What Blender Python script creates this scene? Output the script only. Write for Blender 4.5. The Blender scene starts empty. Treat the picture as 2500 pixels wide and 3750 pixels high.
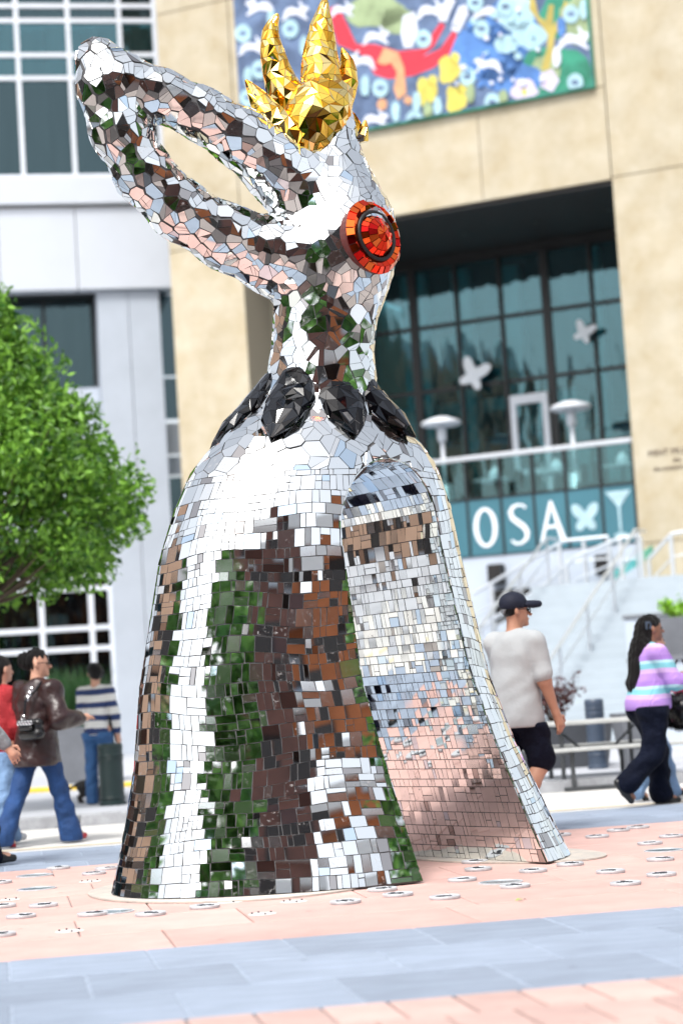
import bpy, bmesh, math, random
import numpy as np
from mathutils import Vector, Matrix, noise
from mathutils.bvhtree import BVHTree
random.seed(7); np.random.seed(7)
SC = bpy.context.scene
COL = SC.collection
R = math.radians

# ---------------------------------------------------------------- camera
FPX, CAM_H, ROLL, HZ = 7600.0, 1.08, R(3.6), 2560.0        # measured on the 2500 x 3750 photograph
PITCH = math.atan((HZ - 1875) * math.cos(ROLL) / FPX)
CAM = np.array([0, 0, CAM_H])
FWD = np.array([0, math.cos(PITCH), math.sin(PITCH)])
_up0 = np.array([0, -math.sin(PITCH), math.cos(PITCH)])
RIGHT = np.array([1., 0, 0]) * math.cos(ROLL) - _up0 * math.sin(ROLL)
UP = _up0 * math.cos(ROLL) + np.array([1., 0, 0]) * math.sin(ROLL)
cd = bpy.data.cameras.new('camera'); cam = bpy.data.objects.new('camera', cd); COL.objects.link(cam)
cd.sensor_fit = 'VERTICAL'; cd.sensor_height = 36; cd.sensor_width = 24
cd.lens = FPX / 3750 * 36; cd.clip_start = 0.1; cd.clip_end = 2000
cd.dof.use_dof = True; cd.dof.focus_distance = 12.6; cd.dof.aperture_fstop = 1.45
mw = Matrix.Identity(4)
for i, ax in enumerate((RIGHT, UP, -FWD)):
    for j in range(3): mw[j][i] = ax[j]
mw.translation = Vector(CAM); cam.matrix_world = mw
SC.camera = cam

# ---------------------------------------------------------------- sky, sun, exposure
W = bpy.data.worlds.new('World'); SC.world = W; W.use_nodes = True
nt = W.node_tree; nt.nodes.clear()
SUN_EL, SUN_AZ = 56, 205                                   # degrees; azimuth clockwise from +Y
sky = nt.nodes.new('ShaderNodeTexSky'); sky.sky_type = 'NISHITA'; sky.sun_disc = False
sky.sun_elevation = R(SUN_EL); sky.sun_rotation = R(SUN_AZ); sky.air_density = 1.0; sky.dust_density = 4.0; sky.ozone_density = 1.0
hs = nt.nodes.new('ShaderNodeHueSaturation'); hs.inputs['Saturation'].default_value = 0.35
bg = nt.nodes.new('ShaderNodeBackground'); bg.inputs['Strength'].default_value = 0.15
wo = nt.nodes.new('ShaderNodeOutputWorld')
nt.links.new(sky.outputs[0], hs.inputs['Color']); nt.links.new(hs.outputs[0], bg.inputs[0]); nt.links.new(bg.outputs[0], wo.inputs[0])
sd = bpy.data.lights.new('sun', 'SUN'); sd.energy = 1.5; sd.angle = R(12); sd.color = (1, 0.97, 0.92)
sun = bpy.data.objects.new('sun', sd); COL.objects.link(sun)
_d = Vector((math.sin(R(SUN_AZ)) * math.cos(R(SUN_EL)), math.cos(R(SUN_AZ)) * math.cos(R(SUN_EL)), math.sin(R(SUN_EL))))
sun.rotation_euler = _d.to_track_quat('Z', 'Y').to_euler()
SC.view_settings.view_transform = 'Standard'; SC.view_settings.look = 'None'
SC.view_settings.exposure = 0.9; SC.view_settings.gamma = 1.0; SC.view_settings.use_curve_mapping = False
SC.cycles.use_denoising = True; SC.cycles.max_bounces = 8; SC.cycles.transparent_max_bounces = 12
SC.cycles.sample_clamp_indirect = 8

def ray(px, py): return FWD + RIGHT * ((px - 1250) / FPX) + UP * ((1875 - py) / FPX)
def ground(px, py, z=0.0):
    d = ray(px, py); p = CAM + d * ((z - CAM_H) / d[2]); return (p[0], p[1], z)
def at(px, py, Y):
    d = ray(px, py); p = CAM + d * (Y / d[1]); return np.array(p)

# ---------------------------------------------------------------- helpers
def link(o, parent=None):
    COL.objects.link(o)
    if parent is not None: o.parent = parent
    return o
def tag(o, label=None, cat=None, group=None, kind=None):
    if label: o['label'] = label
    if cat: o['category'] = cat
    if group: o['group'] = group
    if kind: o['kind'] = kind
    return o
def thing(name, label, cat, loc=(0, 0, 0), rz=0.0, group=None):
    o = bpy.data.objects.new(name, None); o.empty_display_size = 0.1; COL.objects.link(o)
    o.location = loc; o.rotation_euler = (0, 0, rz)
    return tag(o, label, cat, group)
def copy_tree(o, parent=None):
    c = o.copy(); COL.objects.link(c); c.parent = parent
    for ch in o.children: copy_tree(ch, c)
    return c
class MB:
    """collects faces of one piece; build() links them as one mesh object"""
    def __init__(s): s.v = []; s.f = []; s.m = []; s.cur = 0; s.smooth = False
    def add(s, vs, fs, mi=None):
        n = len(s.v); s.v += [tuple(p) for p in vs]
        for f in fs: s.f.append(tuple(i + n for i in f)); s.m.append(s.cur if mi is None else mi)
        return s
    def box(s, x0, x1, y0, y1, z0, z1, bev=0.0):
        if bev <= 0:
            vs = [(x, y, z) for z in (z0, z1) for y in (y0, y1) for x in (x0, x1)]
            return s.add(vs, [(0, 2, 3, 1), (4, 5, 7, 6), (0, 1, 5, 4), (2, 6, 7, 3), (0, 4, 6, 2), (1, 3, 7, 5)])
        b = bev; bm = bmesh.new(); bmesh.ops.create_cube(bm, size=1)
        for v in bm.verts: v.co = ((x0 + x1) / 2 + v.co.x * (x1 - x0), (y0 + y1) / 2 + v.co.y * (y1 - y0), (z0 + z1) / 2 + v.co.z * (z1 - z0))
        bmesh.ops.bevel(bm, geom=bm.edges[:], offset=b, segments=2, affect='EDGES', profile=0.6)
        bm.verts.index_update(); s.add([tuple(v.co) for v in bm.verts], [tuple(v.index for v in f.verts) for f in bm.faces]); bm.free(); return s
    def lathe(s, prof, n=24, c=(0, 0), cap=True):
        vs = []; fs = []
        for r, z in prof:
            for i in range(n): a = 2 * math.pi * i / n; vs.append((c[0] + r * math.cos(a), c[1] + r * math.sin(a), z))
        for k in range(len(prof) - 1):
            for i in range(n): j = (i + 1) % n; fs.append((k * n + i, k * n + j, (k + 1) * n + j, (k + 1) * n + i))
        if cap: fs.append(tuple(range(n))[::-1]); fs.append(tuple((len(prof) - 1) * n + i for i in range(n)))
        return s.add(vs, fs)
    def tube(s, pts, r, n=8, cap=True):
        pts = [Vector(p) for p in pts]; rs = r if isinstance(r, (list, tuple)) else [r] * len(pts)
        vs = []; fs = []; prev = None
        for i, p in enumerate(pts):
            t = (pts[min(i + 1, len(pts) - 1)] - pts[max(i - 1, 0)]).normalized()
            if prev is None: a = t.orthogonal().normalized()
            else: a = (prev - t * prev.dot(t)).normalized()
            prev = a; b = t.cross(a)
            for k in range(n): q = 2 * math.pi * k / n; vs.append(p + (a * math.cos(q) + b * math.sin(q)) * rs[i])
        for i in range(len(pts) - 1):
            for k in range(n): j = (k + 1) % n; fs.append((i * n + k, i * n + j, (i + 1) * n + j, (i + 1) * n + k))
        if cap: fs.append(tuple(range(n))[::-1]); fs.append(tuple((len(pts) - 1) * n + k for k in range(n)))
        return s.add(vs, fs)
    def prism(s, poly, y0, y1):
        """polygon in x,z extruded along y"""
        n = len(poly); vs = [(x, y0, z) for x, z in poly] + [(x, y1, z) for x, z in poly]
        ar = sum(poly[i][0] * poly[(i + 1) % n][1] - poly[(i + 1) % n][0] * poly[i][1] for i in range(n))
        fs = [tuple(range(n)), tuple(range(2 * n - 1, n - 1, -1))] + [(i, i + n, (i + 1) % n + n, (i + 1) % n) for i in range(n)]
        if ar < 0: fs = [f[::-1] for f in fs]
        return s.add(vs, fs)
    def mesh(s, name, mats, smooth=False):
        me = bpy.data.meshes.new(name); me.from_pydata(s.v, [], s.f)
        for m in (mats if isinstance(mats, (list, tuple)) else [mats]): me.materials.append(m)
        if len(me.materials) > 1: me.polygons.foreach_set('material_index', s.m)
        if smooth: me.polygons.foreach_set('use_smooth', [True] * len(me.polygons))
        me.update(); return me
    def build(s, name, mats, parent=None, smooth=False, loc=None, rz=None):
        o = bpy.data.objects.new(name, s.mesh(name, mats, smooth)); link(o, parent)
        if loc is not None: o.location = loc
        if rz is not None: o.rotation_euler = (0, 0, rz)
        return o
def box(name, m, parent, x0, x1, y0, y1, z0, z1, bev=0.0): return MB().box(x0, x1, y0, y1, z0, z1, bev).build(name, m, parent)
def inst(name, me, parent=None, loc=(0, 0, 0), rz=0.0, sc=None):
    o = bpy.data.objects.new(name, me); link(o, parent); o.location = loc; o.rotation_euler = (0, 0, rz)
    if sc: o.scale = sc
    return o
def npmesh(name, V, Q, m, smooth=True):
    me = bpy.data.meshes.new(name); V = np.asarray(V, np.float32); Q = np.asarray(Q, np.int32); k = Q.shape[1]
    me.vertices.add(len(V)); me.vertices.foreach_set('co', V.ravel())
    me.loops.add(Q.size); me.loops.foreach_set('vertex_index', Q.ravel())
    me.polygons.add(len(Q)); me.polygons.foreach_set('loop_start', np.arange(len(Q), dtype=np.int32) * k)
    try: me.polygons.foreach_set('loop_total', np.full(len(Q), k, np.int32))
    except Exception: pass
    me.polygons.foreach_set('use_smooth', np.full(len(Q), smooth))
    if m: me.materials.append(m)
    me.update(calc_edges=True); me.validate(); return me

# signed distance modelling: smooth unions of tapered capsules and ellipsoids, meshed with surface nets
def nets(V, lo, h):
    S = V < 0; nx, ny, nz = V.shape
    cnt = np.zeros((nx - 1, ny - 1, nz - 1), np.int8); cor = [(a, b, c) for a in (0, 1) for b in (0, 1) for c in (0, 1)]
    for a, b, c in cor: cnt += S[a:nx - 1 + a, b:ny - 1 + b, c:nz - 1 + c]
    act = (cnt > 0) & (cnt < 8); I = np.argwhere(act); idx = -np.ones(act.shape, np.int32); idx[act] = np.arange(len(I))
    acc = np.zeros((len(I), 3)); num = np.zeros(len(I))
    for c0 in cor:
        for ax in range(3):
            if c0[ax]: continue
            c1 = list(c0); c1[ax] = 1
            v0 = V[I[:, 0] + c0[0], I[:, 1] + c0[1], I[:, 2] + c0[2]]; v1 = V[I[:, 0] + c1[0], I[:, 1] + c1[1], I[:, 2] + c1[2]]
            m = (v0 < 0) != (v1 < 0); t = np.where(m, v0 / np.where(v0 == v1, 1, v0 - v1), 0)
            p = np.array(c0, float)[None] + np.zeros((len(I), 1)); p[:, ax] += t
            acc += p * m[:, None]; num += m
    P = (I + acc / num[:, None]) * h + np.asarray(lo)[None]
    F = []
    def quads(A, B, C_, D, pos):
        q = np.stack([A, B, C_, D], 1); q = np.where(pos[:, None], q, q[:, ::-1]); F.append(q)
    d = S[:-1] != S[1:]; E = np.argwhere(d[:, 1:-1, 1:-1]) + (0, 1, 1); i, j, k = E.T
    quads(idx[i, j - 1, k - 1], idx[i, j, k - 1], idx[i, j, k], idx[i, j - 1, k], S[i, j, k])
    d = S[:, :-1] != S[:, 1:]; E = np.argwhere(d[1:-1, :, 1:-1]) + (1, 0, 1); i, j, k = E.T
    quads(idx[i - 1, j, k - 1], idx[i - 1, j, k], idx[i, j, k], idx[i, j, k - 1], S[i, j, k])
    d = S[:, :, :-1] != S[:, :, 1:]; E = np.argwhere(d[1:-1, 1:-1, :]) + (1, 1, 0); i, j, k = E.T
    quads(idx[i - 1, j - 1, k], idx[i, j - 1, k], idx[i, j, k], idx[i - 1, j, k], S[i, j, k])
    return P, np.concatenate(F)
class SDF:
    def __init__(s): s.p = []
    def cap(s, a, b, ra, rb=None, sy=1.0, k=0.03, cut=False):
        s.p.append(('c', np.array(a, float), np.array(b, float), ra, ra if rb is None else rb, sy, k, cut)); return s
    def chain(s, pts, rs, sy=1.0, k=0.03):
        for i in range(len(pts) - 1): s.cap(pts[i], pts[i + 1], rs[i], rs[i + 1], sy, k)
        return s
    def ell(s, c, r, k=0.03, cut=False):
        s.p.append(('e', np.array(c, float), np.array(r, float), 0, 0, 1, k, cut)); return s
    def grid(s, h, disp=None, extra=0.0, zmin=None, zmax=None):
        lo = np.full(3, 9e9); hi = -lo; bb = []
        for t, a, b, ra, rb, sy, k, cut in s.p:
            if t == 'c': m = max(ra, rb); l = np.minimum(a, b) - m; u = np.maximum(a, b) + m
            else: l = a - b; u = a + b
            bb.append((l, u))
            if not cut: lo = np.minimum(lo, l); hi = np.maximum(hi, u)
        lo -= 3 * h + extra; hi += 3 * h + extra
        n = np.ceil((hi - lo) / h).astype(int) + 1
        ax = [lo[i] + np.arange(n[i]) * h for i in range(3)]
        V = np.full(n, 0.5)
        for (t, a, b, ra, rb, sy, k, cut), (l, u) in zip(s.p, bb):
            i0 = np.maximum(((l - lo - 0.07 - k) / h).astype(int), 0); i1 = np.minimum(((u - lo + 0.07 + k) / h).astype(int) + 2, n)
            x = ax[0][i0[0]:i1[0], None, None]; y = ax[1][None, i0[1]:i1[1], None]; z = ax[2][None, None, i0[2]:i1[2]]
            if t == 'c':
                ab = (b - a) * np.array([1, 1 / sy, 1]); L = max(ab @ ab, 1e-9)
                X = x - a[0]; Y = (y - a[1]) / sy; Z = z - a[2]
                q = np.clip((X * ab[0] + Y * ab[1] + Z * ab[2]) / L, 0, 1)
                d = np.sqrt((X - q * ab[0]) ** 2 + (Y - q * ab[1]) ** 2 + (Z - q * ab[2]) ** 2) - (ra + (rb - ra) * q)
            else:
                X = (x - a[0]) / b[0]; Y = (y - a[1]) / b[1]; Z = (z - a[2]) / b[2]; k0 = np.sqrt(X * X + Y * Y + Z * Z)
                k1 = np.sqrt((X / b[0]) ** 2 + (Y / b[1]) ** 2 + (Z / b[2]) ** 2); d = k0 * (k0 - 1) / np.maximum(k1, 1e-6)
            sl = (slice(i0[0], i1[0]), slice(i0[1], i1[1]), slice(i0[2], i1[2])); o = V[sl]
            if cut: V[sl] = np.maximum(o, -d)
            else: hh = np.maximum(k - np.abs(o - d), 0) / k; V[sl] = np.minimum(o, d) - hh * hh * k * 0.25
        x = ax[0][:, None, None]; y = ax[1][None, :, None]; z = ax[2][None, None, :]
        if disp is not None: V = V + disp(x, y, z)
        if zmin is not None: V = np.maximum(V, zmin - z)
        if zmax is not None: V = np.maximum(V, z - zmax)
        return V, lo
    def build(s, name, m, parent, h=0.012, disp=None, **kw):
        V, lo = s.grid(h, disp, **kw); P, Q = nets(V, lo, h)
        return link(bpy.data.objects.new(name, npmesh(name, P, Q, m)), parent)

# ---------------------------------------------------------------- materials
MATS = {}
def mat(name, col, rough=0.6, metal=0.0, var=0.0, scale=5.0, bump=0.0, bscale=None, col2=None, spec=0.5, coat=0.0, detail=6, objrand=0.0, stretch=None, rvar=0.0, wear=0.0, bdist=0.02):
    m = bpy.data.materials.new(name); m.use_nodes = True; t = m.node_tree; b = t.nodes['Principled BSDF']; L = t.links
    b.inputs['Roughness'].default_value = rough; b.inputs['Metallic'].default_value = metal; b.inputs['Specular IOR Level'].default_value = spec
    b.inputs['Coat Weight'].default_value = coat
    c = (*col, 1)
    tc = t.nodes.new('ShaderNodeTexCoord'); src = tc.outputs['Object']
    if stretch:
        mp = t.nodes.new('ShaderNodeMapping'); mp.inputs['Scale'].default_value = stretch; L.new(src, mp.inputs['Vector']); src = mp.outputs[0]
    base = None
    if var or col2:
        n = t.nodes.new('ShaderNodeTexNoise'); n.inputs['Scale'].default_value = scale; n.inputs['Detail'].default_value = detail; n.inputs['Roughness'].default_value = 0.62
        L.new(src, n.inputs['Vector'])
        cr = t.nodes.new('ShaderNodeValToRGB'); cr.color_ramp.elements[0].position = 0.3; cr.color_ramp.elements[1].position = 0.7
        a = tuple(x * (1 - var) for x in col); d = col2 if col2 else tuple(min(x * (1 + var), 1) for x in col)
        cr.color_ramp.elements[0].color = (*a, 1); cr.color_ramp.elements[1].color = (*d, 1)
        L.new(n.outputs['Fac'], cr.inputs[0]); base = cr.outputs[0]
        if rvar:
            mr = t.nodes.new('ShaderNodeMapRange'); mr.inputs[1].default_value = 0.3; mr.inputs[2].default_value = 0.75
            mr.inputs[3].default_value = rough; mr.inputs[4].default_value = rough + rvar; L.new(n.outputs['Fac'], mr.inputs[0]); L.new(mr.outputs[0], b.inputs['Roughness'])
    if objrand:
        oi = t.nodes.new('ShaderNodeObjectInfo'); mr = t.nodes.new('ShaderNodeMapRange'); mr.inputs[3].default_value = 1 - objrand; mr.inputs[4].default_value = 1 + objrand
        L.new(oi.outputs['Random'], mr.inputs[0]); hv = t.nodes.new('ShaderNodeHueSaturation'); L.new(mr.outputs[0], hv.inputs['Value'])
        if base is not None: L.new(base, hv.inputs['Color'])
        else: hv.inputs['Color'].default_value = c
        base = hv.outputs[0]
    if wear:                                                           # grime, drips and spots lying across the pieces
        ge = t.nodes.new('ShaderNodeNewGeometry'); w1 = t.nodes.new('ShaderNodeTexNoise'); w1.inputs['Scale'].default_value = 0.9; w1.inputs['Detail'].default_value = 9; w1.inputs['Roughness'].default_value = 0.72; L.new(ge.outputs['Position'], w1.inputs['Vector'])
        m1 = t.nodes.new('ShaderNodeMapRange'); m1.inputs[1].default_value = 0.35; m1.inputs[2].default_value = 0.68; m1.inputs[3].default_value = 1 - wear; m1.inputs[4].default_value = 1.04; L.new(w1.outputs['Fac'], m1.inputs[0])
        vo = t.nodes.new('ShaderNodeTexVoronoi'); vo.inputs['Scale'].default_value = 3.2; L.new(ge.outputs['Position'], vo.inputs['Vector'])
        m2 = t.nodes.new('ShaderNodeMapRange'); m2.inputs[1].default_value = 0.035; m2.inputs[2].default_value = 0.075; m2.inputs[3].default_value = 1 - wear * 2.2; m2.inputs[4].default_value = 1.0; L.new(vo.outputs['Distance'], m2.inputs[0])
        mm = t.nodes.new('ShaderNodeMath'); mm.operation = 'MULTIPLY'; L.new(m1.outputs[0], mm.inputs[0]); L.new(m2.outputs[0], mm.inputs[1])
        hw = t.nodes.new('ShaderNodeHueSaturation'); L.new(mm.outputs[0], hw.inputs['Value'])
        if base is not None: L.new(base, hw.inputs['Color'])
        else: hw.inputs['Color'].default_value = c
        base = hw.outputs[0]
    if base is not None: L.new(base, b.inputs['Base Color'])
    else: b.inputs['Base Color'].default_value = c
    if bump:
        n2 = t.nodes.new('ShaderNodeTexNoise'); n2.inputs['Scale'].default_value = bscale or scale * 4; n2.inputs['Detail'].default_value = 5; L.new(src, n2.inputs['Vector'])
        bp = t.nodes.new('ShaderNodeBump'); bp.inputs['Strength'].default_value = bump; bp.inputs['Distance'].default_value = bdist
        L.new(n2.outputs['Fac'], bp.inputs['Height']); L.new(bp.outputs[0], b.inputs['Normal'])
    MATS[name] = m; return m
# ================================================================ MATERIAL LIBRARY
m_pink = mat('terracotta_paving', (0.60, 0.385, 0.345), 0.75, var=0.10, scale=3, bump=0.15, bscale=60, objrand=0.08, wear=0.14)
m_pinkb = mat('rose_paver', (0.58, 0.40, 0.36), 0.8, var=0.12, scale=4, bump=0.2, bscale=70, objrand=0.12, wear=0.15)
m_slate = mat('blue_grey_slate', (0.28, 0.335, 0.425), 0.7, var=0.14, scale=2.5, bump=0.25, bscale=25, objrand=0.10, stretch=(1, 4, 1), wear=0.16)
m_joint = mat('paving_joint', (0.30, 0.26, 0.25), 0.9, var=0.2, scale=20)
m_jointl = mat('pale_mortar', (0.30, 0.355, 0.44), 0.9, var=0.2, scale=20)
m_road = mat('pale_concrete_road', (0.60, 0.59, 0.57), 0.85, var=0.08, scale=1.5, bump=0.1, bscale=40, wear=0.1)
m_walk = mat('sidewalk_concrete', (0.44, 0.46, 0.50), 0.85, var=0.10, scale=1.2, bump=0.1, bscale=30, wear=0.12)
m_kerb = mat('granite_kerb', (0.30, 0.31, 0.33), 0.8, var=0.25, scale=9, bump=0.2, bscale=50, objrand=0.1)
m_yellow = mat('yellow_paint', (0.80, 0.55, 0.05), 0.6, var=0.15, scale=8)
m_yellowf = mat('faded_yellow_paint', (0.72, 0.60, 0.36), 0.7, var=0.2, scale=8)
m_white = mat('white_metal_panel', (0.57, 0.61, 0.67), 0.45, var=0.03, scale=0.8, objrand=0.02)
m_frame = mat('white_window_frame', (0.70, 0.74, 0.80), 0.4, var=0.05, scale=3)
m_pier = mat('pale_grey_stone', (0.44, 0.49, 0.56), 0.7, var=0.05, scale=1.5, bump=0.08, bscale=14)
m_tan = mat('tan_travertine', (0.42, 0.35, 0.225), 0.75, var=0.0, col2=(0.53, 0.48, 0.37), scale=1.6, bump=0.15, bscale=12, objrand=0.05, wear=0.08)
m_tand = mat('joint_sealant', (0.34, 0.29, 0.21), 0.9)
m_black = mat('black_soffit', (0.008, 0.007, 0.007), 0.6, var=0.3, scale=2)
m_dark = mat('dark_mullion', (0.012, 0.014, 0.016), 0.4)
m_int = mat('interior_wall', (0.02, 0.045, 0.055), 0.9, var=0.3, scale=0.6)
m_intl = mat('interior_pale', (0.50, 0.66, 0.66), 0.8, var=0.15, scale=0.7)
m_intb = mat('interior_timber', (0.09, 0.035, 0.018), 0.7, var=0.5, scale=0.8)
m_curtain = mat('pale_curtain', (0.30, 0.36, 0.37), 0.9, var=0.12, scale=2, stretch=(6, 1, 0.4))
m_blind = mat('dark_curtain', (0.06, 0.07, 0.075), 0.9, var=0.2, scale=2, stretch=(6, 1, 0.4))
m_teal = mat('teal_panel', (0.045, 0.155, 0.20), 0.4, var=0.10, scale=0.9)
m_sign = mat('white_lettering', (0.80, 0.85, 0.90), 0.5, var=0.03, scale=4)
m_signf = mat('frosted_decal', (0.36, 0.52, 0.58), 0.5, var=0.15, scale=6)
m_bronze = mat('bronze_letter', (0.075, 0.045, 0.035), 0.5)
m_steel = mat('brushed_steel_rail', (0.62, 0.66, 0.70), 0.35, metal=0.6)
m_step = mat('pale_granite_step', (0.38, 0.435, 0.48), 0.8, var=0.05, scale=3, objrand=0.03)
m_stairw = mat('white_stair_wall', (0.46, 0.52, 0.60), 0.8, var=0.04, scale=1)
m_iron = mat('painted_iron', (0.05, 0.055, 0.06), 0.5, var=0.3, scale=12)
m_bench = mat('weathered_bench_top', (0.42, 0.43, 0.42), 0.7, var=0.2, scale=6, stretch=(1, 8, 1))
m_bollb = mat('blue_grey_bollard', (0.045, 0.065, 0.10), 0.45, var=0.15, scale=6)
m_bollg = mat('dark_green_bollard', (0.012, 0.028, 0.028), 0.4, var=0.2, scale=6)
m_plantg = mat('grey_planter', (0.16, 0.17, 0.19), 0.7, var=0.12, scale=4)
m_plantd = mat('dark_planter', (0.05, 0.055, 0.065), 0.6, var=0.2, scale=4)
m_soil = mat('soil', (0.03, 0.02, 0.015), 0.95, var=0.4, scale=12)
m_bark = mat('bark', (0.09, 0.065, 0.045), 0.9, var=0.35, scale=9, bump=0.6, bscale=25, stretch=(3, 3, 0.6))
m_disc = mat('cast_aluminium_disc', (0.55, 0.57, 0.60), 0.5, metal=0.3, var=0.15, scale=30)
m_dink = mat('dark_relief_inlay', (0.035, 0.04, 0.05), 0.7)
m_lens = mat('light_lens', (0.30, 0.40, 0.44), 0.15, var=0.2, scale=20, coat=0.5)
m_plate = mat('galvanised_base_plate', (0.55, 0.53, 0.50), 0.6, metal=0.2, var=0.25, scale=10, col2=(0.62, 0.55, 0.48))
m_grout = mat('dark_grout', (0.10, 0.10, 0.105), 0.9, var=0.35, scale=15)
m_blkring = mat('black_rubber', (0.01, 0.01, 0.01), 0.5)
def leafmat(name, c1, c2, trans=0.35):
    m = bpy.data.materials.new(name); m.use_nodes = True; t = m.node_tree; b = t.nodes['Principled BSDF']; L = t.links
    g = t.nodes.new('ShaderNodeNewGeometry'); cr = t.nodes.new('ShaderNodeValToRGB')
    cr.color_ramp.elements[0].color = (*c1, 1); cr.color_ramp.elements[1].color = (*c2, 1)
    L.new(g.outputs['Random Per Island'], cr.inputs[0]); L.new(cr.outputs[0], b.inputs['Base Color'])
    b.inputs['Roughness'].default_value = 0.45
    tr = t.nodes.new('ShaderNodeBsdfTranslucent'); L.new(cr.outputs[0], tr.inputs[0]); mx = t.nodes.new('ShaderNodeMixShader'); mx.inputs[0].default_value = trans
    L.new(b.outputs[0], mx.inputs[1]); L.new(tr.outputs[0], mx.inputs[2]); L.new(mx.outputs[0], t.nodes['Material Output'].inputs[0]); return m
m_leaf = leafmat('fresh_green_leaves', (0.02, 0.10, 0.010), (0.26, 0.52, 0.06))
m_leafd = leafmat('deep_green_leaves', (0.04, 0.14, 0.03), (0.20, 0.42, 0.10))
m_leafr = leafmat('purple_leaves', (0.05, 0.012, 0.018), (0.16, 0.06, 0.06))
m_grass = leafmat('grass_blades', (0.02, 0.07, 0.02), (0.06, 0.16, 0.05))
m_lime = leafmat('lime_leaves', (0.20, 0.45, 0.02), (0.35, 0.65, 0.04))
def glassmat(name, tint, gl=0.3, rough=0.02):
    m = bpy.data.materials.new(name); m.use_nodes = True; t = m.node_tree; L = t.links; t.nodes.remove(t.nodes['Principled BSDF'])
    tr = t.nodes.new('ShaderNodeBsdfTransparent'); tr.inputs[0].default_value = (*tint, 1)
    gs = t.nodes.new('ShaderNodeBsdfGlossy'); gs.inputs['Roughness'].default_value = rough; gs.inputs[0].default_value = (0.55, 0.80, 0.86, 1)
    tc = t.nodes.new('ShaderNodeTexCoord'); mp = t.nodes.new('ShaderNodeMapping'); mp.inputs['Scale'].default_value = (1.6, 1, 0.35); nz = t.nodes.new('ShaderNodeTexNoise'); nz.inputs['Scale'].default_value = 1.4; nz.inputs['Detail'].default_value = 2; L.new(tc.outputs['Object'], mp.inputs[0]); L.new(mp.outputs[0], nz.inputs['Vector'])
    bp = t.nodes.new('ShaderNodeBump'); bp.inputs['Strength'].default_value = 0.3; bp.inputs['Distance'].default_value = 0.07; L.new(nz.outputs['Fac'], bp.inputs['Height']); L.new(bp.outputs[0], gs.inputs['Normal'])
    lw = t.nodes.new('ShaderNodeFresnel'); lw.inputs[0].default_value = 1.5; mr = t.nodes.new('ShaderNodeMapRange')
    mr.inputs[3].default_value = gl; mr.inputs[4].default_value = 1.0; L.new(lw.outputs[0], mr.inputs[0])
    mx = t.nodes.new('ShaderNodeMixShader'); L.new(mr.outputs[0], mx.inputs[0]); L.new(tr.outputs[0], mx.inputs[1]); L.new(gs.outputs[0], mx.inputs[2])
    L.new(mx.outputs[0], t.nodes['Material Output'].inputs[0]); return m
m_glass = glassmat('tinted_window_glass', (0.38, 0.70, 0.74), 0.09)
m_glassd = glassmat('dark_window_glass', (0.30, 0.36, 0.38), 0.06)
m_glassr = glassmat('balustrade_glass', (0.50, 0.68, 0.68), 0.08)
def mirror(name, col, rough, spots=0.0):
    m = bpy.data.materials.new(name); m.use_nodes = True; t = m.node_tree; b = t.nodes['Principled BSDF']; L = t.links
    b.inputs['Metallic'].default_value = 1; b.inputs['Base Color'].default_value = (*col, 1); b.inputs['Roughness'].default_value = rough
    if spots:
        tc = t.nodes.new('ShaderNodeTexCoord'); n = t.nodes.new('ShaderNodeTexNoise'); n.inputs['Scale'].default_value = 38; n.inputs['Detail'].default_value = 8; n.inputs['Roughness'].default_value = 0.7
        cr = t.nodes.new('ShaderNodeValToRGB'); cr.color_ramp.elements[0].position = 0.56; cr.color_ramp.elements[0].color = (0, 0, 0, 1); cr.color_ramp.elements[1].position = 0.72; cr.color_ramp.elements[1].color = (spots,) * 3 + (1,)
        L.new(tc.outputs['Object'], n.inputs['Vector']); L.new(n.outputs['Fac'], cr.inputs[0])
        df = t.nodes.new('ShaderNodeBsdfDiffuse'); df.inputs[0].default_value = (0.5, 0.5, 0.5, 1); mx = t.nodes.new('ShaderNodeMixShader')
        L.new(cr.outputs[0], mx.inputs[0]); L.new(b.outputs[0], mx.inputs[1]); L.new(df.outputs[0], mx.inputs[2]); L.new(mx.outputs[0], t.nodes['Material Output'].inputs[0])
    return m
MIR = [mirror('clear_mirror', (0.86, 0.88, 0.87), 0.015), mirror('hazed_mirror', (0.80, 0.83, 0.83), 0.09, 0.35), mirror('foxed_mirror', (0.76, 0.77, 0.76), 0.03, 0.8),
       mirror('smoked_mirror', (0.40, 0.38, 0.37), 0.02), mirror('blue_tinted_mirror', (0.62, 0.74, 0.84), 0.02)]
GOLD = [mirror('gold_mirror', (0.95, 0.60, 0.10), 0.03), mirror('pale_gold_mirror', (0.97, 0.74, 0.30), 0.05), mirror('deep_gold_mirror', (0.72, 0.36, 0.03), 0.03)]
RED = [mirror('red_mirror', (0.85, 0.05, 0.02), 0.04), mirror('orange_red_mirror', (0.92, 0.15, 0.03), 0.04), mirror('dark_red_mirror', (0.42, 0.01, 0.01), 0.04)]
BLK = [mat('black_glass_tile', (0.002, 0.002, 0.003), 0.05, spec=0.3, objrand=0.0), mat('slate_glass_tile', (0.006, 0.008, 0.012), 0.06, spec=0.5)]

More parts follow.
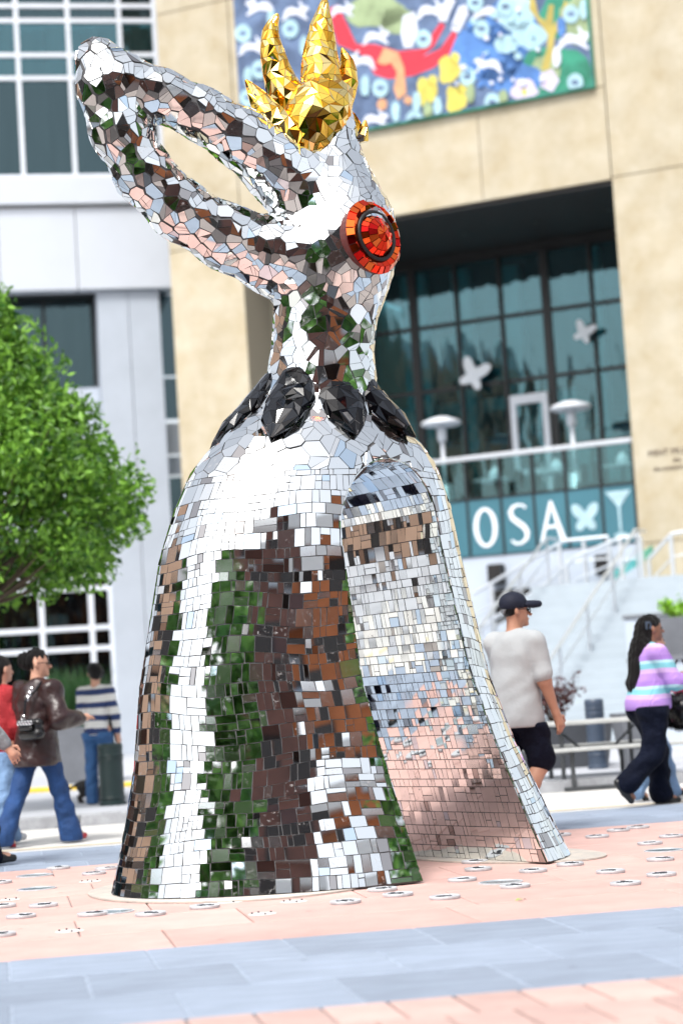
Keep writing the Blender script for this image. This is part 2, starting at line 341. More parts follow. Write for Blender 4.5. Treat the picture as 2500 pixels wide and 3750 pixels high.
# ================================================================ GROUND
PHI = R(9.7); CP, SP = math.cos(PHI), math.sin(PHI)
def pv(a, b, z=0.0): return (a * CP - b * SP, a * SP + b * CP, z)
def sheet(name, m, a0, a1, b0, b1, z, kind='structure'):
    o = MB().add([pv(a0, b0, z), pv(a1, b0, z), pv(a1, b1, z), pv(a0, b1, z)], [(0, 1, 2, 3)]).build(name, m)
    return tag(o, kind=kind)
B_NEAR, B_GREY, B_PINK, B_GREY2, B_KERB = 7.41, 9.64, 15.28, 17.4, 20.7
sheet('ground', m_walk, -300, 300, -300, 400, -0.03)
pave = [sheet('paving', m_joint, -40, 40, -30, B_NEAR, -0.012), sheet('paving', m_jointl, -40, 40, B_NEAR, B_GREY, -0.0045),
        sheet('paving', m_joint, -40, 40, B_GREY, B_PINK, -0.012), sheet('paving', m_jointl, -40, 40, B_PINK, B_GREY2, -0.0045)]
road = sheet('road', m_road, -120, 120, B_GREY2, B_KERB + 0.1, -0.004)
side = MB().add([pv(-120, B_KERB + 0.15, 0.1), pv(120, B_KERB + 0.15, 0.1), pv(120, 120, 0.1), pv(-120, 120, 0.1)], [(0, 1, 2, 3)]).build('sidewalk', m_walk); tag(side, kind='structure')
ln = MB().add([pv(-60, 17.62, 0.002), pv(60, 17.62, 0.002), pv(60, 17.70, 0.002), pv(-60, 17.70, 0.002)], [(0, 1, 2, 3)]).build('lane_line', m_yellowf, road)
_pc = {}
def paver(w, d, m, key, gap):
    k = (round(w, 3), round(d, 3), key)
    if k not in _pc:
        g = gap / 2; e = 0.006; x, y = w / 2 - g, d / 2 - g
        vs = [(sx * x, sy * y, -0.011) for sx, sy in ((-1, -1), (1, -1), (1, 1), (-1, 1))] + [(sx * x, sy * y, -0.004) for sx, sy in ((-1, -1), (1, -1), (1, 1), (-1, 1))] + [(sx * (x - e), sy * (y - e), 0) for sx, sy in ((-1, -1), (1, -1), (1, 1), (-1, 1))]
        fs = [(8, 9, 10, 11)] + [(a, (a + 1) % 4, (a + 1) % 4 + 4, a + 4) for a in range(4)] + [(a + 4, (a + 1) % 4 + 4, (a + 1) % 4 + 8, a + 8) for a in range(4)]
        _pc[k] = MB().add(vs, fs).mesh('paver', m)
    return _pc[k]
def lay(parent, b0, b1, w, d, m, key, gap, stagger=0.5, vary=False, lim=300):
    rows = max(1, round((b1 - b0) / d)); d = (b1 - b0) / rows; rnd = random.Random(key); far = MB(); n = 0; cells = []
    for r in range(rows):
        b = b0 + (r + 0.5) * d; half = b * 0.17 + 1.1; off = w * stagger * (r % 2) + (rnd.uniform(0, w) if vary else 0); ww = w
        mid = -b * SP * -0.0 + b * math.tan(PHI) * 0.0
        a = math.floor(-6.5 / w) * w + off
        while a < 7.0:
            cw = w * rnd.choice((0.75, 1, 1, 1.25)) if vary else w
            x, y, _ = pv(a + cw / 2, b); cells.append((abs(x) - y * 0.165, a + cw / 2, b, cw, d)); a += cw
    for q, a, b, cw, dd in sorted(cells):
        z = rnd.uniform(-0.0015, 0.0)
        if q < 0.9 and n < lim:
            o = inst('paver', paver(cw, dd, m, key, gap), parent, pv(a, b, z), PHI + rnd.gauss(0, 0.0012)); n += 1
        else:
            g = gap / 2; vs = [pv(a + sx * (cw / 2 - g), b + sy * (dd / 2 - g), z) for sx, sy in ((-1, -1), (1, -1), (1, 1), (-1, 1))]; far.add(vs, [(0, 1, 2, 3)])
    if far.v: tag(far.build('outer_pavers', m, parent), kind='stuff')
lay(pave[0], 4.0, B_NEAR, 0.24, 0.42, m_pinkb, 'near', 0.012)
lay(pave[1], B_NEAR, B_GREY, 0.62, 0.74, m_slate, 'grey', 0.011)
lay(pave[2], B_GREY, B_PINK, 1.15, 0.80, m_pink, 'pink', 0.008, vary=True)
lay(pave[3], B_PINK, B_GREY2, 0.60, 0.53, m_slate, 'far', 0.011)
kerb = tag(bpy.data.objects.new('kerb', None), kind='structure'); COL.objects.link(kerb)
kme = MB().box(-0.745, 0.745, -0.075, 0.09, -0.02, 0.115, 0.02).mesh('kerb_stone', m_kerb)
for i in range(-8, 9): inst('kerb_stone', kme, kerb, pv(i * 1.5, B_KERB + 0.08, 0), PHI)
yk = tag(MB().box(-4, 0.2, -0.09, 0.09, 0.098, 0.16, 0.015).build('yellow_kerb', m_yellow), kind='structure'); _y = ground(470, 2880, 0.1); yk.location = (_y[0] + 1.2, _y[1] + 0.1, 0); yk.rotation_euler = (0, 0, R(4))
# ================================================================ STONE MUSEUM (right)
MO = (5.69, 40.0, 0.0); MR = R(-25)
mus = thing('museum_building', 'tan stone museum with a deep dark glazed opening under a wide stone beam', 'building', MO, MR)
def slabs(parent, x0, x1, z0, z1, y0, y1, xs, zs, m=m_tan, g=0.012):
    """stone panels with open joints, each a piece of its own, over a recessed backing"""
    box('backing_wall', m_tand, parent, x0 + g, x1 - g, y0 + 0.03, y1, z0 + g, z1 - g)
    xs = [x0] + [x for x in xs if x0 < x < x1] + [x1]; zs = [z0] + [z for z in zs if z0 < z < z1] + [z1]
    for i in range(len(xs) - 1):
        for j in range(len(zs) - 1): box('stone_slab', m, parent, xs[i] + g, xs[i + 1] - g, y0, y0 + 0.05, zs[j] + g, zs[j + 1] - g, 0.006)
slabs(mus, 0.0, 9.0, 0.0, 22.0, 0.0, 4.5, [3.0, 6.0], [3.7, 10.92, 16.2])                      # right wall
slabs(mus, -8.22, 0.0, 10.88, 22.0, 0.0, 4.5, [-5.4, -2.7], [12.76, 16.2, 19])                 # beam over the opening
slabs(mus, -10.0, -8.22, 0.0, 22.0, 0.0, 1.2, [], [5.4, 10.92, 16.2])                          # left pier
box('reveal', m_tan, mus, -8.6, -8.225, 1.21, 4.4, 0.0, 10.87)
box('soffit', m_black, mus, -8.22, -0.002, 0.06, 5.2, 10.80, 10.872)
for i in range(5): box('soffit_light', m_dark, mus, -7.2 + i * 1.6, -7.08 + i * 1.6, 2.0, 2.12, 10.78, 10.80)
# glass wall with its mullions
GY = 4.0; gx = [-8.15, -7.1, -6.05, -5.0, -3.95, -2.9, -1.85, -0.8, 0.25, 1.3]; gz = [4.7, 6.25, 7.8, 9.25, 10.6]
gw = box('glazing_frame', m_dark, mus, -8.2, 1.4, GY + 0.06, GY + 0.12, 10.6, 10.8)
for i in range(len(gx)): box('mullion', m_dark, mus, gx[i] - (0.09 if i % 3 == 2 else 0.035), gx[i] + (0.09 if i % 3 == 2 else 0.035), GY - 0.05, GY + 0.10, 4.7, 10.62)
for z in gz[1:-1]:
    for i in range(len(gx) - 1): box('transom', m_dark, mus, gx[i] + 0.095, gx[i + 1] - 0.095, GY - 0.04, GY + 0.09, z - 0.04, z + 0.04)
for j in range(len(gz) - 1):
    for i in range(len(gx) - 1): box('pane', m_glass, mus, gx[i] + 0.03, gx[i + 1] - 0.03, GY + 0.02, GY + 0.03, gz[j] + 0.03, gz[j + 1] - 0.03)
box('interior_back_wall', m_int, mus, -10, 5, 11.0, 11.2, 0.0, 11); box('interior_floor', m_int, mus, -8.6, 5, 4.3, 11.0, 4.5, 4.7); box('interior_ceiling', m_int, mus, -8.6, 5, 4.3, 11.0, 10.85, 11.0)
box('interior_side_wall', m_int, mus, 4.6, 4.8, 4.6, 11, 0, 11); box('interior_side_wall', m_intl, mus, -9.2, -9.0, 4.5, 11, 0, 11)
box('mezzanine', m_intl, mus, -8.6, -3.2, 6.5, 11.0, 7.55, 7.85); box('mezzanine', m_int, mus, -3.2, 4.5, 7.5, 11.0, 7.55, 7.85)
for x, w, y, m in ((-7.9, 0.5, 5.4, m_intl), (-6.7, 0.6, 5.6, m_intl), (-5.6, 0.42, 5.8, m_intl), (-4.5, 0.35, 6.2, m_intl), (-2.3, 0.25, 5.6, m_intl), (-0.4, 0.4, 6.0, m_intl), (0.7, 0.2, 5.2, m_intl)):
    box('interior_column', m, mus, x - w / 2, x + w / 2, y, y + 0.3, 4.7, 10.84)  # pale columns added to give bright vertical streaks behind the glass
for x, z, w, h in ((-6.2, 9.0, 0.9, 1.1), (-4.9, 8.8, 0.8, 1.0), (-1.5, 8.9, 0.9, 0.8), (-7.3, 5.8, 0.7, 1.2), (-0.9, 6.1, 0.8, 0.4)):
    box('interior_screen', m_intl, mus, x - w / 2, x + w / 2, 7.0, 7.1, z - h / 2, z + h / 2)
# white door leaf in the glass wall
dx0, dx1 = -3.85, -2.98
door = MB().box(dx0, dx0 + 0.13, GY - 0.16, GY - 0.055, 4.7, 7.45).box(dx1 - 0.13, dx1, GY - 0.16, GY - 0.055, 4.7, 7.45).box(dx0 + 0.13, dx1 - 0.13, GY - 0.16, GY - 0.055, 7.25, 7.45).box(dx0 + 0.13, dx1 - 0.13, GY - 0.15, GY - 0.06, 5.7, 5.8).build('door', m_frame, mus)
box('pane', m_glass, door, dx0 + 0.135, dx1 - 0.135, GY - 0.11, GY - 0.10, 5.82, 7.24); box('handle', m_steel, door, dx1 - 0.22, dx1 - 0.18, GY - 0.22, GY - 0.17, 5.5, 5.9)
# terrace, glass balustrade and lettered teal panels
box('terrace', m_stairw, mus, -8.2, 1.4, 0.32, GY - 0.2, 4.4, 4.62)
PX = [-6.05, -5.3, -4.55, -3.52, -2.79, -2.10, -1.42, -0.70, -0.03]
box('base_wall', m_stairw, mus, -8.2, -0.02, 0.10, 0.6, 0.0, 3.74)
for i in range(len(PX) - 1):
    p = box('teal_panel', m_teal, mus, PX[i] + 0.03, PX[i + 1] - 0.03, 0.06, 0.10, 3.76, 4.88)
    box('balustrade_pane', m_glassr, mus, PX[i] + 0.02, PX[i + 1] - 0.02, 0.10, 0.115, 4.92, 5.68)
for x in PX: box('panel_post', m_dark, mus, x - 0.025, x + 0.025, 0.05, 0.13, 3.76, 5.68)
box('balustrade_sill', m_dark, mus, -6.1, -0.01, 0.04, 0.14, 4.882, 4.918); box('handrail', m_steel, mus, -6.1, -0.01, 0.02, 0.16, 5.69, 5.78, 0.01)
def stroke(pts, ws, n=1):
    """closed outline of a stroke of changing width through x,z points"""
    L = []; Rr = []
    for i, (x, z) in enumerate(pts):
        a = pts[max(i - 1, 0)]; b = pts[min(i + 1, len(pts) - 1)]; tx, tz = b[0] - a[0], b[1] - a[1]; l = math.hypot(tx, tz) or 1
        L.append((x - tz / l * ws[i] / 2, z + tx / l * ws[i] / 2)); Rr.append((x + tz / l * ws[i] / 2, z - tx / l * ws[i] / 2))
    return L, Rr
def strip(mb, pts, ws, y0, y1):
    L, Q = stroke(pts, ws)
    for i in range(len(pts) - 1): mb.prism([L[i], L[i + 1], Q[i + 1], Q[i]], y0, y1)
cxs = [(PX[i] + PX[i + 1]) / 2 for i in range(len(PX) - 1)]
zc = 4.31; hh = 0.40
mb = MB(); n = 40                                                   # O
for i in range(n):
    a, b = 2 * math.pi * i / n, 2 * math.pi * (i + 1) / n
    mb.prism([(cxs[3] + 0.25 * math.cos(a), zc + hh * math.sin(a)), (cxs[3] + 0.25 * math.cos(b), zc + hh * math.sin(b)), (cxs[3] + 0.155 * math.cos(b), zc + 0.335 * math.sin(b)), (cxs[3] + 0.155 * math.cos(a), zc + 0.335 * math.sin(a))], 0.048, 0.059)
mb.build('letter', m_sign, mus)['label'] = 'white letter O'
mb = MB(); sp = [(0.15, 0.29), (0.10, 0.35), (0.0, 0.365), (-0.10, 0.33), (-0.15, 0.24), (-0.12, 0.13), (-0.02, 0.04), (0.09, -0.05), (0.15, -0.16), (0.13, -0.28), (0.03, -0.355), (-0.08, -0.36), (-0.16, -0.29)]
sw = [0.04, 0.045, 0.05, 0.07, 0.085, 0.095, 0.105, 0.105, 0.095, 0.08, 0.055, 0.05, 0.045]
strip(mb, [(cxs[4] + x * 1.1, zc + z * 1.06) for x, z in sp], sw, 0.048, 0.059); mb.build('letter', m_sign, mus)['label'] = 'white letter S'
mb = MB(); c = cxs[5]
mb.prism([(c - 0.26, zc - hh), (c - 0.20, zc - hh), (c + 0.02, zc + 0.30), (c - 0.02, zc + hh)], 0.048, 0.059).prism([(c + 0.16, zc - hh), (c + 0.28, zc - hh), (c + 0.03, zc + hh), (c - 0.02, zc + hh - 0.004)], 0.0475, 0.0585).prism([(c - 0.13, zc - 0.14), (c + 0.11, zc - 0.14), (c + 0.10, zc - 0.08), (c - 0.11, zc - 0.08)], 0.049, 0.0592)
mb.build('letter', m_sign, mus)['label'] = 'white letter A'
def ellp(cx, cz, rx, rz, rot, n=20): return [(cx + rx * math.cos(t) * math.cos(rot) - rz * math.sin(t) * math.sin(rot), cz + rx * math.cos(t) * math.sin(rot) + rz * math.sin(t) * math.cos(rot)) for t in [2 * math.pi * i / n for i in range(n)]]
mb = MB(); c = cxs[6]
for s in (-1, 1): mb.prism(ellp(c + s * 0.135, zc + 0.12, 0.19, 0.105, s * 0.95), 0.048 - 0.001 * s, 0.0585).prism(ellp(c + s * 0.10, zc - 0.13, 0.13, 0.09, -s * 0.9), 0.050 - 0.001 * s, 0.059)
mb.prism(ellp(c, zc - 0.02, 0.04, 0.13, 0), 0.044, 0.058); mb.build('butterfly_emblem', m_signf, mus)
mb = MB(); c = cxs[7]
mb.prism([(c - 0.26, zc + 0.46), (c + 0.26, zc + 0.46), (c + 0.025, zc + 0.15), (c - 0.025, zc + 0.15)], 0.048, 0.059).prism([(c - 0.022, zc - 0.38), (c + 0.022, zc - 0.38), (c + 0.025, zc + 0.149), (c - 0.025, zc + 0.149)], 0.0482, 0.059).prism(ellp(c, zc - 0.40, 0.14, 0.045, 0), 0.047, 0.0585)
mb.build('cocktail_glass_emblem', m_signf, mus)
# small lettering on the right wall (runs out of the picture)
def lettering(s, x, z, size, parent):
    cu = bpy.data.curves.new('lettering', 'FONT'); cu.body = s; cu.size = size; cu.extrude = 0.006
    o = bpy.data.objects.new('lettering', cu); COL.objects.link(o); dg = bpy.context.evaluated_depsgraph_get()
    me = bpy.data.meshes.new_from_object(o.evaluated_get(dg)); bpy.data.objects.remove(o); me.materials.clear(); me.materials.append(m_bronze)
    p = bpy.data.objects.new('lettering', me); link(p, parent); p.rotation_euler = (R(90), 0, 0); p.location = (x, -0.008, z); return p
lettering('MINT MUSEUM', 0.31, 5.36, 0.17, mus); lettering('the', 0.80, 5.21, 0.12, mus); lettering('the museum of', 0.40, 5.07, 0.12, mus)
for x in (-2.95, -0.72): box('wall_speaker', m_black, mus, x - 0.14, x + 0.14, -0.22, 0.09, 3.15, 3.55, 0.03)

# ---- mural hung on the stone
mur = thing('mural', 'large colourful mural of flowers, eyes and leaping white animals hung on tan stone', 'mural', MO, MR)
XL, XR, ZB, ZT = -8.02, -0.20, 12.78, 17.6
m_mur = mat('navy_print_ground', (0.035, 0.055, 0.11), 0.8, col2=(0.16, 0.24, 0.40), scale=2.2)
m_murb = mat('blue_print', (0.08, 0.20, 0.48), 0.8, var=0.35, scale=2.2); m_murr = mat('coral_red_print', (0.62, 0.035, 0.06), 0.8, var=0.12, scale=2); m_mury = mat('yellow_print', (0.60, 0.52, 0.10), 0.8, var=0.2, scale=3)
m_murg = mat('green_print', (0.03, 0.22, 0.14), 0.8, var=0.35, scale=2.5); m_murl = mat('leaf_print', (0.28, 0.36, 0.20), 0.8, var=0.3, scale=3); m_murw = mat('white_print', (0.62, 0.66, 0.76), 0.8, var=0.10, scale=3)
m_murc = mat('pale_cyan_print', (0.36, 0.55, 0.62), 0.8, var=0.2, scale=3); m_murp = mat('lilac_print', (0.55, 0.50, 0.64), 0.8, var=0.15, scale=3); m_muro = mat('ochre_print', (0.42, 0.34, 0.09), 0.8, var=0.2, scale=3); m_mura = mat('apricot_print', (0.62, 0.32, 0.17), 0.8, var=0.2, scale=3)
box('panel', m_mur, mur, XL, XR, -0.11, -0.002, ZB, ZT)
_k = [0]
def mdraw(name, polys, m):
    _k[0] += 1; y = -0.1115 - 0.0007 * _k[0]; q = MB()
    for p in polys:
        p = [(min(max(x, XL + 0.01), XR - 0.01), min(max(z, ZB + 0.01), ZT - 0.01)) for x, z in p]; q.prism(p, y, -0.1102)
    return q.build(name, m, mur)
def mpx(px, py):                                                    # photograph pixel -> x, z on the mural's plane
    a = MR; n = np.array([-math.sin(a), math.cos(a), 0]); O = np.array(MO) - n * 0.11; d = ray(px, py); t = ((O - CAM) @ n) / (d @ n); p = CAM + d * t - np.array(MO)
    return (p[0] * math.cos(a) + p[1] * math.sin(a), p[2])
def S(pts): return [mpx(860 + x * 1340 / 1568, y * 1340 / 1568) for x, y in pts]      # from the enlarged view
def blob(x, y, r, ry=None, n=14, w=0.12, ph=0, lobes=0):
    ry = ry or r; rr = random.Random(int(x * 7 + y)); out = []
    for i in range(n):
        a = 2 * math.pi * i / n; k = 1 + rr.uniform(-w, w) + (0.16 * math.cos(lobes * a) if lobes else 0); out.append((x + r * k * math.cos(a), y + ry * k * math.sin(a)))
    return S(out)
mdraw('painted_foliage', [blob(1370, 330, 190, 130, 18), blob(1450, 60, 150, 130, 18)], m_murg); mdraw('painted_foliage', [blob(1470, 90, 80, 110), blob(1330, 300, 60, 60)], m_murl)
mdraw('painted_flowers', [blob(1080, 230, 170, 120, 20), blob(1180, 330, 130, 70, 20), blob(1180, 120, 120, 130, 18)], m_murb)
mdraw('painted_ribbon', [S([(400, 40), (440, 20), (520, 190), (600, 190), (700, 220), (800, 210), (880, 95), (900, 110), (850, 200), (800, 245), (880, 210), (935, 130), (950, 150), (920, 230), (850, 290), (760, 325), (660, 338), (600, 320), (540, 230), (440, 190)])], m_murr)
mdraw('painted_cloud', [blob(1200, 60, 80, 80, 18), blob(1260, 150, 75, 60, 16), blob(1160, 190, 50, 40)], m_murc)
mdraw('painted_foliage', [blob(600, 50, 130, 70, 18), blob(700, 90, 80, 60)], m_murl)
mdraw('painted_tree', [S([(1310, 300), (1335, 210), (1340, 150), (1260, 40), (1262, -20), (1280, -20), (1300, 70), (1330, 90), (1345, 20), (1365, 20), (1360, 110), (1400, 60), (1410, 0), (1425, 10), (1410, 90), (1370, 150), (1360, 230), (1345, 300)])], m_muro)
for x, y in ((820, 395), (945, 430), (915, 300)):
    mdraw('painted_tulip', [blob(x, y, 46, 58, 15, 0.12, 0, 3), blob(x + 28, y - 50, 20, 26)], m_mury)
mdraw('painted_flower', [blob(1240, 395, 56, 58, 15, 0.05, 0, 6)], m_murp); mdraw('painted_flower', [blob(1345, 345, 40, 45, 15, 0.05, 0, 5)], m_murp); mdraw('painted_flower', [blob(1240, 395, 12, 14)], m_mury)
def rabbit(x, y, s=1.0, f=1):
    sh = [(-58, 18), (-70, 34), (-50, 30), (-30, 8), (5, 4), (30, 16), (52, 30), (62, 24), (44, 6), (50, -12), (66, -20), (56, -38), (40, -36), (22, -62), (14, -58), (26, -30), (8, -24), (-14, -34), (-40, -28), (-54, -6)]
    mdraw('painted_animal', [S([(x + f * a * s, y + b * s) for a, b in sh])], m_murw)
for a in ((840, 55, 1.0, 1), (1070, 60, 1.0, -1), (605, 165, 0.9, 1), (1085, 285, 0.95, -1), (545, 270, 0.9, -1), (1450, 180, 1.1, 1), (600, 520, 0.9, 1), (75, 210, 0.9, 1), (110, 40, 1.0, -1), (260, 60, 0.9, 1), (460, 50, 0.8, 1)): rabbit(*a)
for q in ([(925, 130), (960, 140), (1000, 60), (990, 20), (960, 30), (940, 80)], [(720, 70), (770, 50), (785, 130), (760, 205), (725, 205), (712, 150)], [(870, 90), (905, 95), (945, 0), (905, -10)]): mdraw('painted_arm', [S(q)], m_murw)
mdraw('painted_swan', [S([(610, 270), (640, 205), (700, 225), (725, 290), (735, 400), (700, 430), (680, 380), (695, 310), (670, 270), (640, 280)])], m_mura); mdraw('painted_fruit', [blob(632, 448, 22, 24)], m_mura); mdraw('painted_fruit', [blob(742, 430, 18, 18)], m_mura)
for x, y in ((1057, 125), (808, 168), (1440, 62), (1160, 30), (1030, 12), (625, 378), (770, 512), (1104, 440), (1458, 355), (998, 330), (38, 145), (108, 300), (240, 125), (60, 420), (390, 430)):
    mdraw('painted_eye', [blob(x, y, 34, 40, 18, 0.03)], m_murc); mdraw('painted_pupil', [blob(x, y, 17, 11, 12, 0.03)], m_mur)
for x, y, m in ((690, 480, m_murc), (870, 460, m_murc), (780, 440, m_murc), (1010, 400, m_murl), (830, 480, m_murl), (1150, 425, m_murl), (560, 370, m_murc), (1495, 45, m_murc), (1380, 245, m_murw), (1400, 115, m_murb), (60, 330, m_murc), (160, 90, m_murc), (300, 200, m_murc)):
    mdraw('painted_leaf', [blob(x, y, 18, 44, 12)], m)
rr = random.Random(5)
for i in range(26): x, y = rr.uniform(940, 1330), rr.uniform(20, 380); mdraw('painted_dot', [blob(x, y, rr.uniform(7, 16), None, 10)], rr.choice((m_murc, m_murw, m_murb)))
box('border_strip', m_murg, mur, XL - 0.02, XR + 0.02, -0.114, -0.001, ZB - 0.03, ZB - 0.001); box('border_strip', m_murg, mur, XR + 0.001, XR + 0.03, -0.114, -0.001, ZB, ZT)

# ================================================================ GREY OFFICE BUILDING (left)
OF = (-5.81, 48.0, 0.0); OR = R(11)
off = thing('office_building', 'pale grey office building with white framed windows behind the green tree', 'building', OF, OR)
box('spandrel_panel', m_white, off, -30, -3.62, -0.0, 0.5, 11.02, 12.98)
for x0, x1 in ((-3.6, -1.82), (-1.8, -0.02), (0.0, 2.12)): box('spandrel_panel', m_white, off, x0, x1, 0.0, 0.5, 11.02, 12.98, 0.01)
box('spandrel_band', m_white, off, -30, 2.2, -0.12, 0.45, 13.05, 13.70, 0.01); box('shadow_gap', m_tand, off, -30, 2.1, 0.1, 0.4, 12.98, 13.05)
wx = [-4.8, -3.58, -2.37, -1.15, 0.06, 1.28, 2.12]; wz = [13.74, 16.12, 16.68, 17.52, 17.88, 19.5, 21]
for i, x in enumerate(wx): box('mullion', m_frame, off, x - 0.05, x + 0.05, 0.02, 0.2, 13.71, 21)
for j, z in enumerate(wz):
    for i in range(len(wx) - 1): box('transom', m_frame, off, wx[i] + 0.051, wx[i + 1] - 0.051, 0.03, 0.19, z - 0.05, z + 0.05)
for j in range(len(wz) - 1):
    for i in range(len(wx) - 1): box('pane', m_glass if j in (1, 2) else m_glassd, off, wx[i] + 0.04, wx[i + 1] - 0.04, 0.10, 0.11, wz[j] + 0.04, wz[j + 1] - 0.04)
rc = random.Random(3)
for i in range(len(wx) - 1):                                            # curtains and dark rooms behind the panes
    x0, x1 = wx[i], wx[i + 1]; t = x0 + (x1 - x0) * rc.uniform(0.35, 0.7)
    box('curtain', m_curtain, off, x0 + 0.06, t, 0.45, 0.5, 13.8, 16.1); box('curtain', m_blind, off, t, x1 - 0.05, 0.5, 0.55, 13.8, 17.5)
box('room_back_wall', m_int, off, -30, 2.1, 3.0, 3.2, 0.2, 22); box('room_floor', m_int, off, -30, 2.0, 0.55, 3.0, 13.5, 13.7); box('room_ceiling', m_curtain, off, -30, 2.0, 0.6, 3.0, 17.4, 17.5); box('side_wall', m_white, off, 2.12, 2.25, 0.0, 6, 11.02, 21)
box('wall', m_white, off, -30, -4.86, 0.0, 0.4, 13.71, 21)
# pier and recessed bay below
box('pier', m_pier, off, 0.42, 1.14, 0.15, 1.2, 0.1, 11.0, 0.01); box('pier', m_pier, off, 1.155, 1.88, 0.15, 1.2, 0.1, 11.0, 0.01)
box('recess_wall', m_pier, off, -30, 0.41, 0.75, 1.1, 5.2, 8.80); box('recess_soffit', m_dark, off, -30, 0.41, 0.5, 3.0, 10.98, 11.015)
for i, x in enumerate((-5.0, -3.6, -2.2, -0.8, 0.35)): box('mullion', m_dark, off, x - 0.04, x + 0.04, 1.0, 1.1, 8.81, 10.97)
for i, (x0, x1) in enumerate(((-5.0, -3.6), (-3.6, -2.2), (-2.2, -0.8), (-0.8, 0.35))): box('pane', m_glassd, off, x0 + 0.04, x1 - 0.04, 1.04, 1.05, 8.81, 10.97)
for x in (-4.2, -2.9, -0.4): box('interior_column', m_intb, off, x - 0.15, x + 0.15, 1.6, 1.9, 8.8, 10.97)
# dark vertical slot of windows between pier and the stone museum
for z0, z1, m in ((0.1, 3.0, m_glassd), (3.05, 5.1, m_pier), (5.15, 6.6, m_glassd), (6.65, 7.1, m_pier), (7.15, 7.9, m_white), (8.0, 9.0, m_glassd), (9.05, 11.0, m_glassd)): box('slot_pane', m, off, 1.9, 3.4, 0.9, 0.95, z0, z1)
# storefront
lx = [-8.4, -7.1, -5.85, -4.7, -3.55, -2.4, -1.22, -0.07, 0.40]; lz = [0.15, 2.62, 3.10, 4.02, 4.29, 5.2]
for x in lx: box('mullion', m_frame, off, x - 0.06, x + 0.06, 0.45, 0.62, 0.12, 5.19)
for z in lz[1:-1]:
    for i in range(len(lx) - 1): box('transom', m_frame, off, lx[i] + 0.061, lx[i + 1] - 0.061, 0.46, 0.61, z - 0.055, z + 0.055)
for j in range(len(lz) - 1):
    for i in range(len(lx) - 1): box('pane', m_glassd, off, lx[i] + 0.05, lx[i + 1] - 0.05, 0.52, 0.53, lz[j] + 0.04, lz[j + 1] - 0.04)
box('interior_panel', m_intb, off, -30, -0.9, 1.8, 1.9, 3.0, 5.0); box('interior_panel', m_intl, off, -1.0, -0.55, 1.7, 1.8, 3.05, 3.5); box('interior_floor', m_int, off, -30, 0.4, 0.66, 2.9, 0.16, 0.2)
# ================================================================ STAIRS, RAILINGS, TERRACE
NS = 17; RISE = (2.95 - 0.1) / NS; TR = 0.38; Y0 = -1.5 - NS * TR
st = thing('staircase', 'wide flight of pale granite steps rising to the museum', 'staircase', MO, MR)
for i in range(NS):
    y = Y0 + i * TR; z = 0.1 + (i + 1) * RISE
    MB().box(-1.6 if i > 5 else -2.6, 9.0, y, y + TR + 0.03 if i < NS - 1 else 0.0, 0.08, z, 0.008).build('step', m_step, st)
for i, (x, y, z) in enumerate(((-0.6, Y0 + 0.2, 0.0), (1.6, Y0 + 2.0, 0.0), (3.2, Y0 + 3.2, 0.0), (2.6, Y0 + 0.9, 0))):
    k = int((y - Y0) / TR); box('step_light', m_dark, st, x, x + 0.10, Y0 + k * TR - 0.012, Y0 + k * TR - 0.001, 0.1 + k * RISE + 0.05, 0.1 + k * RISE + 0.13)
def stair_rail(x, label):
    t = thing('stair_handrail', label, 'handrail', MO, MR, 'handrails on the granite steps')
    a, b = (x, Y0 + 0.2, 0.1 + 0.92), (x, -1.5, 2.95 + 0.92)
    MB().tube([(x, a[1] - 0.3, a[2]), a, b, (x, -0.9, b[2])], 0.028).build('rail', m_steel, t)
    MB().tube([(x, a[1], a[2] - 0.35), (x, b[1], b[2] - 0.35)], 0.012).build('lower_rail', m_steel, t)
    for q in (0.0, 0.25, 0.5, 0.75, 1.0):
        p = [a[i] + (b[i] - a[i]) * q for i in range(3)]; MB().tube([(x, p[1], p[2] - 0.92), (x, p[1], p[2] - 0.02)], 0.022).build('post', m_steel, t)
stair_rail(-1.35, 'leftmost steel handrail climbing the granite steps behind the man in the cap'); stair_rail(0.4, 'steel handrail climbing the middle of the granite steps'); stair_rail(2.5, 'steel handrail climbing the right part of the granite steps')
def wall_rail(y, pts, posts, label, zf, glass=False):
    t = thing('ramp_railing', label, 'railing', MO, MR, 'railings in front of the teal panels')
    MB().tube([(x, y, z) for x, z in pts], 0.035).build('rail', m_steel, t); MB().tube([(x, y, z - 0.42) for x, z in pts], 0.018).build('lower_rail', m_steel, t)
    for x, z in posts: MB().box(x - 0.035, x + 0.035, y - 0.03, y + 0.03, zf, z - 0.03).build('post', m_steel, t)
wall_rail(-0.5, [(-3.3, 2.98), (-1.35, 3.86), (-0.45, 3.86)], [(-2.9, 3.16), (-1.45, 3.84), (-0.95, 3.86), (-0.45, 3.86)], 'upper steel railing sloping up below the white letters', 2.2)
wall_rail(-0.9, [(-3.2, 2.2), (-1.62, 3.05), (-1.0, 3.5), (-0.1, 3.78), (0.3, 3.80)], [(-3.05, 2.28), (-2.25, 2.7), (-1.2, 3.35), (-0.1, 3.78), (0.3, 3.8)], 'lower steel railing sloping up past dark basement windows', 0.5)
wall_rail(-1.2, [(0.5, 3.3), (1.0, 3.75), (2.6, 3.9)], [(0.52, 3.3), (0.98, 3.74), (1.8, 3.83), (2.55, 3.9)], 'steel railing on the landing against the tan stone wall', 2.9)
gp = tag(MB().prism([(-0.35, 3.0), (0.45, 3.42), (0.45, 3.62), (-0.35, 3.2)], -0.62, -0.60).build('glass_guard', glassmat('green_edge_glass', (0.55, 0.95, 0.9), 0.15), None, loc=MO, rz=MR), 'sloping strip of green tinted glass guard beside the stair landing', 'glass guard')
